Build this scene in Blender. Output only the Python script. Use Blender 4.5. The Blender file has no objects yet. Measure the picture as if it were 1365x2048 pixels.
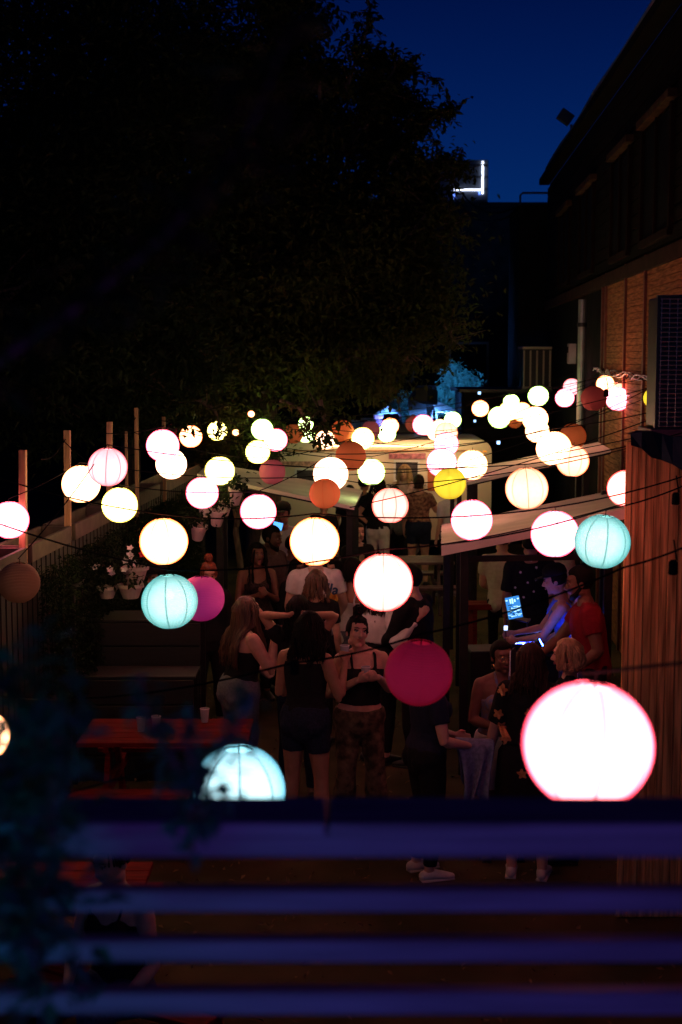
import bpy, bmesh, math, random
from mathutils import Vector, Matrix, noise
R = math.radians
rnd = random.Random(7)
SC = bpy.context.scene
COL = SC.collection

# ------------------------------------------------------------------ camera
CAM_Z = 3.65; PITCH = R(6.2); FPX = 2844.0
cam = bpy.data.cameras.new('camera'); camo = bpy.data.objects.new('camera', cam); COL.objects.link(camo)
camo.location = (0, 0, CAM_Z); camo.rotation_euler = (R(90) - PITCH, 0, 0)
cam.sensor_fit = 'VERTICAL'; cam.sensor_height = 36.0; cam.sensor_width = 24.0; cam.lens = 50.0
cam.clip_start = 0.05; cam.clip_end = 3000
cam.dof.use_dof = True; cam.dof.focus_distance = 11.3; cam.dof.aperture_fstop = 3.0
SC.camera = camo

# ------------------------------------------------------------------ night sky (sun far below the horizon, last blue of dusk)
w = bpy.data.worlds.new('World'); SC.world = w; w.use_nodes = True
nt = w.node_tree; bg = nt.nodes['Background']
sky = nt.nodes.new('ShaderNodeTexSky'); sky.sky_type = 'NISHITA'; sky.sun_disc = False
sky.sun_elevation = R(20.0); sky.sun_rotation = R(180); sky.altitude = 100; sky.air_density = 1.2; sky.dust_density = 0.3; sky.ozone_density = 6.0
tint = nt.nodes.new('ShaderNodeMix'); tint.data_type = 'RGBA'; tint.blend_type = 'MULTIPLY'; tint.inputs['Factor'].default_value = 1
tint.inputs['B'].default_value = (0.01, 0.14, .62, 1)
nt.links.new(sky.outputs['Color'], tint.inputs['A'])
wtc = nt.nodes.new('ShaderNodeTexCoord'); wsp = nt.nodes.new('ShaderNodeSeparateXYZ'); wr = nt.nodes.new('ShaderNodeValToRGB')   # dusk: the glow left low down, darker overhead
wr.color_ramp.elements[0].position = 0.0; wr.color_ramp.elements[0].color = (1, 1, 1, 1); wr.color_ramp.elements[1].position = 0.33; wr.color_ramp.elements[1].color = (.10, .06, .16, 1)
fall = nt.nodes.new('ShaderNodeMix'); fall.data_type = 'RGBA'; fall.blend_type = 'MULTIPLY'; fall.inputs['Factor'].default_value = 1
nt.links.new(wtc.outputs['Generated'], wsp.inputs[0]); nt.links.new(wsp.outputs['Z'], wr.inputs['Fac']); nt.links.new(tint.outputs['Result'], fall.inputs['A']); nt.links.new(wr.outputs['Color'], fall.inputs['B'])
nt.links.new(fall.outputs['Result'], bg.inputs['Color'])
bg.inputs['Strength'].default_value = 0.05 * 0.84

SC.view_settings.view_transform = 'Standard'; SC.view_settings.look = 'None'
SC.view_settings.exposure = -0.3; SC.view_settings.gamma = 1.0; SC.view_settings.use_curve_mapping = False
SC.render.engine = 'CYCLES'
cy = SC.cycles
cy.use_denoising = True
cy.max_bounces = 6; cy.diffuse_bounces = 2; cy.glossy_bounces = 2; cy.transmission_bounces = 4; cy.transparent_max_bounces = 8
cy.sample_clamp_indirect = 3.0; cy.caustics_reflective = False; cy.caustics_refractive = False
cy.use_light_tree = True

# ------------------------------------------------------------------ where a direction from the balcony meets a depth, a height or the ground
def ray(px, py):
    x = (px - 682.5) / FPX; y = (1024 - py) / FPX
    return Vector((x, math.cos(PITCH) + y * math.sin(PITCH), -math.sin(PITCH) + y * math.cos(PITCH)))
def P(px, py, Y):
    d = ray(px, py); return Vector((0, 0, CAM_Z)) + d * (Y / d.y)
def Z(px, py, z):
    d = ray(px, py); return Vector((0, 0, CAM_Z)) + d * ((z - CAM_Z) / d.z)
def V(*a): return Vector(a)

# ------------------------------------------------------------------ materials
MATS = {}
def mat(name, col, rough=0.7, var=0.0, scale=8.0, bump=0.0, metal=0.0, emis=None, estr=0.0, stretch=None, sss=0.0, trans=0.0, spec=0.5, col2=None):
    if name in MATS: return MATS[name]
    m = bpy.data.materials.new(name); m.use_nodes = True; MATS[name] = m
    n = m.node_tree; b = n.nodes['Principled BSDF']
    b.inputs['Roughness'].default_value = rough; b.inputs['Metallic'].default_value = metal
    b.inputs['Specular IOR Level'].default_value = spec
    b.inputs['Base Color'].default_value = (*col, 1)
    if var or bump or col2:
        tc = n.nodes.new('ShaderNodeTexCoord'); mp = n.nodes.new('ShaderNodeMapping'); no = n.nodes.new('ShaderNodeTexNoise')
        no.inputs['Scale'].default_value = scale; no.inputs['Detail'].default_value = 6
        if stretch: mp.inputs['Scale'].default_value = stretch
        oi = n.nodes.new('ShaderNodeObjectInfo'); ad = n.nodes.new('ShaderNodeVectorMath'); ad.operation = 'ADD'
        sc_ = n.nodes.new('ShaderNodeMath'); sc_.operation = 'MULTIPLY'; sc_.inputs[1].default_value = 37.0
        n.links.new(oi.outputs['Random'], sc_.inputs[0])
        n.links.new(tc.outputs['Object'], mp.inputs['Vector']); n.links.new(mp.outputs['Vector'], ad.inputs[0]); n.links.new(sc_.outputs[0], ad.inputs[1])
        n.links.new(ad.outputs[0], no.inputs['Vector'])
        cr = n.nodes.new('ShaderNodeValToRGB')
        c2 = col2 if col2 else tuple(c * (1 - var) for c in col); c1 = col if col2 else tuple(min(1, c * (1 + var)) for c in col)
        cr.color_ramp.elements[0].position = 0.36; cr.color_ramp.elements[0].color = (*c2, 1)
        cr.color_ramp.elements[1].position = 0.66; cr.color_ramp.elements[1].color = (*c1, 1)
        n.links.new(no.outputs['Fac'], cr.inputs['Fac']); n.links.new(cr.outputs['Color'], b.inputs['Base Color'])
        if bump:
            bp = n.nodes.new('ShaderNodeBump'); bp.inputs['Strength'].default_value = 0.6; bp.inputs['Distance'].default_value = bump
            n.links.new(no.outputs['Fac'], bp.inputs['Height']); n.links.new(bp.outputs['Normal'], b.inputs['Normal'])
    if emis:
        b.inputs['Emission Color'].default_value = (*emis, 1); b.inputs['Emission Strength'].default_value = estr
    if sss:
        b.inputs['Subsurface Weight'].default_value = sss; b.inputs['Subsurface Radius'].default_value = (0.02, 0.008, 0.004); b.inputs['Subsurface Scale'].default_value = 1
    if trans:   # thin translucent stuff such as leaves and paper
        out = n.nodes['Material Output']; tr = n.nodes.new('ShaderNodeBsdfTranslucent'); mx = n.nodes.new('ShaderNodeMixShader')
        tr.inputs['Color'].default_value = (*[min(1, c * 1.5) for c in col], 1); mx.inputs['Fac'].default_value = trans
        n.links.new(b.outputs[0], mx.inputs[1]); n.links.new(tr.outputs[0], mx.inputs[2]); n.links.new(mx.outputs[0], out.inputs['Surface'])
    return m

def lantern_mat(name, col, k, rim=0.12, seam=0.55, see=0.0, refl=None, rimcol=None, soft=0.55):
    """Paper globe: the lamp inside makes the paper glow, seams and wire ribs are denser paper, grazing paper is thicker."""
    m = bpy.data.materials.new(name); m.use_nodes = True; n = m.node_tree
    out = n.nodes['Material Output']; b = n.nodes['Principled BSDF']
    b.inputs['Roughness'].default_value = 0.8
    b.inputs['Base Color'].default_value = (*(refl or col), 1)
    tc = n.nodes.new('ShaderNodeTexCoord'); sp = n.nodes.new('ShaderNodeSeparateXYZ'); n.links.new(tc.outputs['Object'], sp.inputs[0])
    def M(op, a, b_=None, c=None):
        q = n.nodes.new('ShaderNodeMath'); q.operation = op
        for i, v in enumerate((a, b_, c)):
            if v is None: continue
            if isinstance(v, (int, float)): q.inputs[i].default_value = v
            else: n.links.new(v, q.inputs[i])
        return q.outputs[0]
    ang = M('ARCTAN2', sp.outputs['Y'], sp.outputs['X'])
    s = M('ABSOLUTE', M('SINE', M('MULTIPLY', ang, 4.0)))            # eight seams
    smp = n.nodes.new('ShaderNodeMapRange'); smp.inputs['From Min'].default_value = 0.06; smp.inputs['From Max'].default_value = 0.2
    smp.inputs['To Min'].default_value = seam; smp.inputs['To Max'].default_value = 1.0; n.links.new(s, smp.inputs['Value'])
    sz = M('MULTIPLY', sp.outputs['Z'], sp.outputs['Z'])
    smx = n.nodes.new('ShaderNodeMapRange'); smx.inputs['From Max'].default_value = 0.2; smx.inputs['To Min'].default_value = seam; smx.inputs['To Max'].default_value = seam * .35
    n.links.new(sz, smx.inputs['Value']); n.links.new(smx.outputs[0], smp.inputs['To Min'])   # paper gathers towards the rings, seams read darker there
    rb = M('SINE', M('MULTIPLY', sp.outputs['Z'], 190.0))             # wire hoops
    rmp = n.nodes.new('ShaderNodeMapRange'); rmp.inputs['From Min'].default_value = 0.75; rmp.inputs['From Max'].default_value = 1.0
    rmp.inputs['To Min'].default_value = 1.0; rmp.inputs['To Max'].default_value = 0.9; n.links.new(rb, rmp.inputs['Value'])
    lw = n.nodes.new('ShaderNodeLayerWeight'); lw.inputs['Blend'].default_value = 0.5
    fmp = n.nodes.new('ShaderNodeMapRange'); fmp.inputs['From Min'].default_value = soft; fmp.inputs['From Max'].default_value = 1.0
    fmp.inputs['To Min'].default_value = 1.0; fmp.inputs['To Max'].default_value = rim; n.links.new(lw.outputs['Facing'], fmp.inputs['Value'])
    no = n.nodes.new('ShaderNodeTexNoise'); no.inputs['Scale'].default_value = 14; n.links.new(tc.outputs['Object'], no.inputs['Vector'])
    nm = M('ADD', M('MULTIPLY', no.outputs['Fac'], 0.3), 0.85)
    # the lamp hangs in the middle: paper nearest to it (the belly) glows most
    zb = M('SUBTRACT', 1.0, M('MULTIPLY', M('MULTIPLY', sp.outputs['Z'], sp.outputs['Z']), 1.9))
    st = M('MULTIPLY', M('MULTIPLY', M('MULTIPLY', smp.outputs[0], rmp.outputs[0]), M('MULTIPLY', fmp.outputs[0], nm)), M('MULTIPLY', zb, k))
    rc = n.nodes.new('ShaderNodeMix'); rc.data_type = 'RGBA'; rc.inputs['A'].default_value = (*col, 1); rc.inputs['B'].default_value = (*(rimcol or tuple(c * c for c in col)), 1)
    f2 = n.nodes.new('ShaderNodeMapRange'); f2.inputs['From Min'].default_value = soft; f2.inputs['From Max'].default_value = 0.95; n.links.new(lw.outputs['Facing'], f2.inputs['Value'])
    n.links.new(f2.outputs[0], rc.inputs['Factor']); n.links.new(rc.outputs['Result'], b.inputs['Emission Color'])
    n.links.new(st, b.inputs['Emission Strength'])
    bp = n.nodes.new('ShaderNodeBump'); bp.inputs['Strength'].default_value = 0.5; bp.inputs['Distance'].default_value = 0.003
    n.links.new(rb, bp.inputs['Height']); n.links.new(bp.outputs['Normal'], b.inputs['Normal'])
    tl = n.nodes.new('ShaderNodeBsdfTranslucent'); tl.inputs['Color'].default_value = (*(refl or col), 1)
    mx = n.nodes.new('ShaderNodeMixShader'); mx.inputs['Fac'].default_value = 0.35 if k < 0.5 else 0.12
    n.links.new(b.outputs[0], mx.inputs[1]); n.links.new(tl.outputs[0], mx.inputs[2]); o = mx.outputs[0]
    if see:
        tp = n.nodes.new('ShaderNodeBsdfTransparent'); tp.inputs['Color'].default_value = (*col, 1)
        m2 = n.nodes.new('ShaderNodeMixShader'); m2.inputs['Fac'].default_value = see
        n.links.new(o, m2.inputs[1]); n.links.new(tp.outputs[0], m2.inputs[2]); o = m2.outputs[0]
    n.links.new(o, out.inputs['Surface'])
    return m

# ------------------------------------------------------------------ objects
def link(name, me, parent=None, loc=None):
    o = bpy.data.objects.new(name, me); COL.objects.link(o)
    if parent: o.parent = parent
    if loc is not None: o.location = loc
    return o
def tag(o, label, cat, group=None):
    o['label'] = label; o['category'] = cat
    if group: o['group'] = group
    return o
def kind(o, k): o['kind'] = k; return o
def empty(name, loc=(0, 0, 0), rz=0.0, label=None, cat=None, group=None):
    o = bpy.data.objects.new(name, None); COL.objects.link(o); o.location = loc; o.rotation_euler = (0, 0, rz); o.empty_display_size = 0.1
    if label: tag(o, label, cat, group)
    return o
def tomesh(bm, m, smooth=False, name='mesh'):
    me = bpy.data.meshes.new(name); bm.to_mesh(me); bm.free()
    ms = m if isinstance(m, (list, tuple)) else [m]
    for q in ms: me.materials.append(q)
    if smooth: me.shade_smooth()
    return me
def obj(name, bm, m, parent=None, loc=None, smooth=False): return link(name, tomesh(bm, m, smooth, name), parent, loc)

def box(bm, c, s, rot=None, bev=0.0, mi=0):
    M4 = Matrix.Translation(c) @ (rot.to_4x4() if rot else Matrix.Identity(4)) @ Matrix.Diagonal((*s, 1))
    r = bmesh.ops.create_cube(bm, size=1, matrix=M4); vs = r['verts']
    if bev:
        es = list({e for v in vs for e in v.link_edges})
        bmesh.ops.bevel(bm, geom=es, offset=bev, segments=1, affect='EDGES')
    return vs
def beam(bm, a, b, w_, h_, bev=0.0):
    a = Vector(a); b = Vector(b); d = b - a; q = d.to_track_quat('Y', 'Z').to_matrix()
    box(bm, (a + b) / 2, (w_, d.length, h_), q, bev)
def tube(bm, pts, r, n=6, cap=True):
    pts = [Vector(p) for p in pts]; rings = []; rr = r if isinstance(r, (list, tuple)) else [r] * len(pts)
    for i, p in enumerate(pts):
        t = (pts[min(i + 1, len(pts) - 1)] - pts[max(i - 1, 0)]).normalized()
        u = t.cross(V(0, 0, 1)); u = u.normalized() if u.length > 0.05 else t.cross(V(0, 1, 0)).normalized(); v = t.cross(u)
        rings.append([bm.verts.new(p + (u * math.cos(k * 2 * math.pi / n) + v * math.sin(k * 2 * math.pi / n)) * rr[i]) for k in range(n)])
    for a, b in zip(rings, rings[1:]):
        for k in range(n): bm.faces.new((a[k], a[(k + 1) % n], b[(k + 1) % n], b[k]))
    if cap:
        bm.faces.new(rings[0][::-1]); bm.faces.new(rings[-1])
def lathe(bm, prof, n=16, c=(0, 0, 0), capb=False, capt=False):
    c = Vector(c); rings = [[bm.verts.new(c + V(r * math.cos(k * 2 * math.pi / n), r * math.sin(k * 2 * math.pi / n), z)) for k in range(n)] for r, z in prof]
    for a, b in zip(rings, rings[1:]):
        for k in range(n): bm.faces.new((a[k], a[(k + 1) % n], b[(k + 1) % n], b[k]))
    if capb: bm.faces.new(rings[0][::-1])
    if capt: bm.faces.new(rings[-1])
def ball(bm, c, s, sub=2, rot=None):
    M4 = Matrix.Translation(c) @ (rot.to_4x4() if rot else Matrix.Identity(4)) @ Matrix.Diagonal((*s, 1))
    return bmesh.ops.create_icosphere(bm, subdivisions=sub, radius=1, matrix=M4)['verts']
def NB(): return bmesh.new()
def quad_sheet(bm, A, B, C_, D, th, nu=1, nv=1, sag=0.0):
    """Sheet A-B-C-D with thickness th (downwards) and a little sag, as a closed solid."""
    A, B, C_, D = map(Vector, (A, B, C_, D)); g = []
    for s in (0, 1):
        rows = []
        for j in range(nv + 1):
            row = []
            for i in range(nu + 1):
                u, v = i / nu, j / nv
                p = A.lerp(B, u).lerp(D.lerp(C_, u), v)
                p = p - V(0, 0, sag * 16 * u * (1 - u) * v * (1 - v) + s * th) + V(0, 0, 0.006 * noise.noise(V(u * 7, v * 5, 3)))
                row.append(bm.verts.new(p))
            rows.append(row)
        g.append(rows)
    for s, rows in enumerate(g):
        for j in range(nv):
            for i in range(nu):
                f = (rows[j][i], rows[j][i + 1], rows[j + 1][i + 1], rows[j + 1][i]); bm.faces.new(f if s == 0 else f[::-1])
    t, b = g
    for j in range(nv):
        for i in (0, nu):
            bm.faces.new((t[j][i], t[j + 1][i], b[j + 1][i], b[j][i]))
    for i in range(nu):
        for j in (0, nv):
            bm.faces.new((t[j][i], b[j][i], b[j][i + 1], t[j][i + 1]))
    bmesh.ops.recalc_face_normals(bm, faces=bm.faces)

def pydata(name, verts, faces, m, parent=None, smooth=False):
    me = bpy.data.meshes.new(name); me.from_pydata(verts, [], faces); me.materials.append(m)
    if smooth: me.shade_smooth()
    return link(name, me, parent)
def leaves(name, n, sampler, size, m, parent=None, rs=None, droop=0.4, fold=True):
    """n little folded leaf blades (four triangles each) at points given by sampler()."""
    r = rs or rnd; vs = []; fs = []
    for i in range(n):
        s = sampler()
        if s is None: continue
        p, L = (s if isinstance(s, tuple) else (s, size))
        L *= r.uniform(0.7, 1.25)
        a = r.uniform(0, 2 * math.pi); el = r.gauss(-droop, 0.5)
        d = V(math.cos(a) * math.cos(el), math.sin(a) * math.cos(el), math.sin(el))
        sd = d.cross(V(r.gauss(0, .4), r.gauss(0, .4), 1)).normalized(); up = sd.cross(d) * (0.12 * L)
        k = len(vs); W = L * r.uniform(.17, .26)
        vs += [p, p + d * L * .45 + sd * W + up, p + d * L, p + d * L * .45 - sd * W + up, p + d * L * .5]
        fs += [(k, k + 4, k + 1), (k + 4, k + 2, k + 1), (k, k + 3, k + 4), (k + 4, k + 3, k + 2)]
    o = pydata(name, vs, fs, m, parent); kind(o, 'stuff'); return o
# ================================================================== THE SETTING
M_ground = mat('trodden_earth', (0.09, 0.065, 0.036), 0.95, scale=1.3, bump=0.01, col2=(0.035, 0.032, 0.015), spec=0.1)
M_black = mat('black_paint', (0.012, 0.011, 0.011), 0.6, 0.3, 12, spec=0.3)
M_darkwall = mat('dark_render', (0.010, 0.010, 0.012), 0.95, 0.3, 3, spec=0.03)
M_wood = mat('new_pine', (0.42, 0.23, 0.11), 0.7, 0.3, 7, 0.002, stretch=(6, 6, 0.6))
M_cedar = mat('red_cedar', (0.72, 0.33, 0.10), 0.75, 0.55, 5, 0.002, stretch=(7, 7, 0.35), spec=0.08)
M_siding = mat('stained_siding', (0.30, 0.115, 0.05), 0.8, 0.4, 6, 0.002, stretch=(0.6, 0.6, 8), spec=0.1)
M_trim = mat('dark_red_trim', (0.16, 0.04, 0.025), 0.6, 0.3, 8)
M_railw = mat('grey_stained_deck_wood', (0.28, 0.25, 0.30), 0.6, 0.3, 6, 0.0015, stretch=(0.4, 5, 5))
M_canvas = mat('canvas', (0.70, 0.63, 0.55), 0.85, 0.1, 3, 0.001)
M_metal = mat('grey_metal', (0.35, 0.35, 0.36), 0.45, 0.15, 6, metal=0.6)
M_dmetal = mat('dark_metal', (0.03, 0.03, 0.033), 0.45, metal=0.4)
M_cable = mat('black_cable', (0.01, 0.009, 0.01), 0.9, spec=.05)
M_glass = mat('dark_window_glass', (0.004, 0.004, 0.006), 0.8, 0.5, 1.5, spec=0.05)
M_bark = mat('bark', (0.09, 0.065, 0.05), 0.95, 0.5, 10, 0.01, stretch=(3, 3, .6))
M_leaf = mat('leaf_green', (0.042, 0.050, 0.013), 0.75, 0.5, 1.2, trans=0.35, spec=0.08)
M_leaf2 = mat('leaf_dark', (0.013, 0.022, 0.009), 0.75, 0.5, 2, trans=0.25, spec=0.08)
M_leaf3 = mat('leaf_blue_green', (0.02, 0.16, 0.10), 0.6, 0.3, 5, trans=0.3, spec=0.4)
M_cream = mat('cream_enamel', (0.78, 0.66, 0.50), 0.4, 0.06, 2, spec=0.5)
M_white = mat('white_paint', (0.75, 0.73, 0.72), 0.5, 0.05, 4)
M_red = mat('red_table_paint', (0.15, 0.011, 0.011), 0.85, 0.3, 9, stretch=(0.5, 5, 5), spec=0.12)
M_terra = mat('pot_white', (0.5, 0.42, 0.38), 0.7, 0.1, 5)

# ground: one sheet to the horizon, with small unevenness near the yard
bm = NB()
xs = [-900, -60, -20] + [-10 + i * .5 for i in range(41)] + [20, 60, 900]
ys = [-60, -8] + [i * .5 for i in range(0, 70)] + [45, 80, 200, 1500]
gv = [[bm.verts.new((x, y, 0.0 if abs(x) > 9 or y > 33 or y < 1 else 0.012 * noise.noise(V(x * 1.7, y * 1.7, 0)))) for x in xs] for y in ys]
for j in range(len(ys) - 1):
    for i in range(len(xs) - 1): bm.faces.new((gv[j][i], gv[j][i + 1], gv[j + 1][i + 1], gv[j + 1][i]))
kind(obj('ground', bm, M_ground), 'structure')
# trodden leaves and tufts on the ground
def gs():
    return V(rnd.uniform(-3.2, 3.2), rnd.uniform(6.5, 19), 0.018)
kind(leaves('ground_litter', 2600, gs, 0.05, mat('dry_litter', (0.16, 0.10, 0.045), 0.9, 0.4, 3), droop=0), 'stuff')

# deck the photograph was taken from
DK = empty('viewing_deck'); kind(DK, 'structure')
for i in range(19):
    bm = NB(); box(bm, (0, 2.12 - i * .145, 2.03), (6.4, .138, .03), bev=.003); obj('deck_board', bm, M_railw, DK)
bm = NB()
for x in (-3, -1, 1, 3):
    for y in (2.05, -.3): box(bm, (x, y, 1.0), (.1, .1, 2.0))
box(bm, (0, 2.16, 1.95), (6.4, .04, .18)); obj('deck_frame', bm, M_railw, DK)

# railing in the foreground
RL = empty('deck_railing', (0, 2.0, 2.05), 0, 'blue and purple lit wooden railing of wide cap and horizontal slats in the foreground', 'railing')
def rz(py, Y): return P(682, py, Y).z
def rail_piece(name, x0, x1, ytop, ybot, Y0, dep, m=M_railw):
    zt = rz(ytop, Y0); zb = rz(ybot, Y0); bm = NB()
    box(bm, ((x0 + x1) / 2, Y0 + dep / 2 - 2.0, (zt + zb) / 2 - 2.05), (x1 - x0, dep, zt - zb), bev=.004)
    return obj(name, bm, m, RL)
JX = P(655, 1640, 2.05).x
zc = rz(1647, 2.0)
for x0, x1 in ((-3.2, JX - .002), (JX + .002, 3.2)):
    bm = NB(); box(bm, ((x0 + x1) / 2, .0625, zc - .011 - 2.05), (x1 - x0, .125, .022), bev=.003); obj('cap_board', bm, M_railw, RL)
rail_piece('top_rail', -3.2, 3.2, 1665, 1716, 2.012, .038)
for k, (a, b) in enumerate(((1770, 1826), (1871, 1927), (1974, 2032), (2078, 2136), (2182, 2240), (2286, 2344), (2390, 2448))):
    rail_piece('slat', -3.2, 3.2, a + 12, b, 2.02, .032)
for x in (-2.4, -1.25, 1.3, 2.4):
    bm = NB(); box(bm, (x, .085, (zc - .03 - 2.05) / 2 - .01), (.05, .05, zc - .06 - 2.05)); obj('post', bm, M_railw, RL)

# red-brown boarded facade on the right: runs away from the viewer
FD = V(0.0577, 1, 0).normalized()
def F(Y, z, off=0.0): return V(2.46 + .0577 * Y - off, Y, z)
FR = empty('sided_building', F(13, 0), 0, 'long dark two storey building with red brown siding on the right', 'building')
FR.rotation_euler = (0, 0, math.atan2(FD.y, FD.x) - math.pi / 2)
def fl(bm): bm.transform(FR.matrix_basis.inverted()); return bm
bm = NB()
A, B = F(8.5, 0), F(29, 0)
for (p, q) in ((F(10.5, 0, -.05), F(29, 0, -.05)),):
    o_ = V(4, 0, 0)
    v = [bm.verts.new(x) for x in (p, q, q + o_, p + o_, p + V(0, 0, 7.1), q + V(0, 0, 7.1), q + o_ + V(0, 0, 7.1), p + o_ + V(0, 0, 7.1))]
    for f in ((0, 1, 5, 4), (1, 2, 6, 5), (2, 3, 7, 6), (3, 0, 4, 7), (4, 5, 6, 7), (3, 2, 1, 0)): bm.faces.new([v[i] for i in f])
FR.matrix_world = FR.matrix_basis
obj('wall', fl(bm), M_darkwall, FR)
bme = None
z = 0.02
while z < 4.55:
    bm = NB(); beam(bm, F(11, z + .037, -.012 + rnd.uniform(-.002, .002)), F(19.4, z + .037, -.012), .024, .07, .002)
    obj('siding_board', fl(bm), M_siding, FR); z += .0755
for Y in (11.1, 13.3, 15.9, 17.45, 19.3, 19.65):
    bm = NB(); c = F(Y, 2.4, .014); box(bm, c, (.03, .085, 4.75), Matrix.Rotation(-.0577, 3, 'Z')); obj('trim_board', fl(bm), M_trim, FR)
bm = NB(); beam(bm, F(10.6, 4.68, .01), F(28.9, 4.68, .01), .06, .16); obj('band', fl(bm), mat('dark_band', (.03, .012, .01), .9, .3, 6, spec=.1), FR)
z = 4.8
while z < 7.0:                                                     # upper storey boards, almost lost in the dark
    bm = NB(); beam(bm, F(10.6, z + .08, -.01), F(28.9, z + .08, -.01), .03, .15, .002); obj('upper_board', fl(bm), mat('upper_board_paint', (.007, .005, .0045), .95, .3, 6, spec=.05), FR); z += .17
for a, b in ((10.9, 12.8), (14.3, 16.2), (17.2, 18.8), (20.8, 22.6), (24.2, 26)):
    fr = NB()
    for Y in (a, b): beam(fr, F(Y, 4.9, .03), F(Y, 6.15, .03), .05, .08)
    beam(fr, F(a, 4.9, .03), F(b, 4.9, .03), .06, .08); beam(fr, F((a + b) / 2, 4.9, .03), F((a + b) / 2, 6.15, .03), .04, .05)
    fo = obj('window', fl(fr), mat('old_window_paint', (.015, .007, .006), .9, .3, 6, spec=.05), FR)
    g = NB(); beam(g, F(a + .05, 5.52, .012), F(b - .05, 5.52, .012), .012, 1.2); obj('pane', fl(g), M_glass, fo)
    l = NB(); beam(l, F(a - .1, 6.22, .05), F(b + .1, 6.22, .05), .1, .09, .005); obj('lintel', fl(l), mat('old_lintel', (.06, .036, .022), .9, .3, 6, spec=.05), FR)
bm = NB(); beam(bm, F(10.4, 7.15, .06), F(29.1, 7.15, .06), .2, .12); obj('roof_edge', fl(bm), M_darkwall, FR)
bm = NB(); tube(bm, [F(Y, 7.42 + .03 * math.sin(Y), .02) for Y in (12, 15, 18, 21, 23, 24.5, 26, 28, 29)], .035, 6)
for Y in (12, 15, 18, 21, 24.5, 27, 29): tube(bm, [F(Y, 7.2, .02), F(Y, 7.43, .02)], .02, 5)
obj('roof_rail', fl(bm), M_metal, FR)
# roof flood lamp
fl_ = empty('flood_lamp', F(24.5, 7.45, .1), 0, 'dark square flood lamp tilted on the roof edge of the boarded building', 'lamp')
bm = NB(); box(bm, (0, 0, .22), (.24, .12, .2), Matrix.Rotation(.6, 3, 'Y'), .01); obj('housing', bm, M_dmetal, fl_)
bm = NB(); tube(bm, [(0.12, 0, -.25), (.1, 0, .1)], .02); obj('bracket', bm, M_dmetal, fl_)
# drain pipe, meter box, wire bundle
pp = empty('drain_pipe', F(21.2, 0, .12), 0, 'grey vertical drain pipe on the boarded facade behind the lanterns', 'pipe')
bm = NB(); tube(bm, [(0, 0, .02), (0, 0, 4.5)], .06, 12); obj('pipe', bm, M_metal, pp)
for z in (1, 2.6, 4.1):
    bm = NB(); lathe(bm, [(.076, z), (.076, z + .06)], 12, capb=True, capt=True); obj('bracket', bm, M_dmetal, pp)
mb = empty('meter_box', F(22.6, 3.55, .12), 0, 'small pale electric meter box beside the drain pipe', 'meter box')
bm = NB(); box(bm, (0, 0, .16), (.12, .18, .32), bev=.01); obj('case', bm, M_metal, mb)
bm = NB(); box(bm, (-.065, 0, .22), (.012, .1, .1), bev=.004); obj('cover', bm, M_glass, mb)
wb = empty('wire_bundle', F(16, 3.45, .1), 0, 'loose bundle of pale wires and foil strip along the siding above the lanterns', 'wires')
for q, m_ in enumerate((M_metal, M_white, M_cable, M_metal)):
    bm = NB(); pts = []
    for i in range(26):
        t = i / 25; Y = 19.9 - t * 5.2
        pts.append(F(Y, 3.47 - .05 * t + .035 * math.sin(t * 23 + q * 2) + .02 * noise.noise(V(t * 9, q, 0)), .07 + .03 * math.cos(t * 15 + q)) - Vector(wb.location))
    tube(bm, pts, .006 + .003 * (q % 2), 5); obj('wire', bm, m_, wb)

# cedar plank wall, facing the viewer
PW = empty('plank_wall', (P(1250, 1000, 9).x, 9, 0), 0, 'tall wall of narrow upright red cedar planks at the right edge', 'wall')
for i in range(28):
    wd = rnd.choice((.040, .062, .056, .048)); 
    if i == 0: xx = 0.0
    bm = NB(); hh = 3.13 + rnd.uniform(-.015, .015); dy = rnd.uniform(-.004, .004)
    box(bm, (xx + wd / 2, dy, hh / 2), (wd - .003, .022, hh), bev=.002); obj('plank', bm, M_cedar, PW); xx += wd
bm = NB(); box(bm, (.72, .0165, 1.55), (1.4, .006, 3.1)); obj('backing', bm, M_black, PW)
bm = NB()
for z in (.4, 1.6, 2.9): box(bm, (.7, .045, z), (1.35, .05, .09))
obj('batten', bm, M_wood, PW)
# black tarp slung over the top of the plank wall
tp = NB(); c0 = V(0, 0, 0); tops = []; bots = []
for i in range(21):
    t = i / 20; x = .02 + t * 1.35
    zb = 3.12 - t * 1.05 * .62 + .03 * noise.noise(V(t * 14, 1, 0)) - .02
    tops.append((x, 3.17 + .02 * math.sin(i))); bots.append((x, min(3.15, zb)))
fr_ = [(tp.verts.new((x, -.035 - .02 * math.sin(i * 1.3), z)), tp.verts.new((x2, -.04 - .02 * math.sin(i * 1.3 + 1), z2)), tp.verts.new((x, .08, z)), tp.verts.new((x2, -.028, z2))) for i, ((x, z), (x2, z2)) in enumerate(zip(tops, bots))]
for a, b in zip(fr_, fr_[1:]):
    tp.faces.new((a[0], a[1], b[1], b[0])); tp.faces.new((a[0], b[0], b[2], a[2])); tp.faces.new((a[1], a[3], b[3], b[1]))
tag(obj('tarpaulin', tp, mat('black_tarp', (.01, .01, .012), .45, spec=.4), None, (PW.location.x, 9, 0)), 'black tarpaulin slung diagonally over the top of the cedar plank wall', 'tarpaulin')

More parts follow.
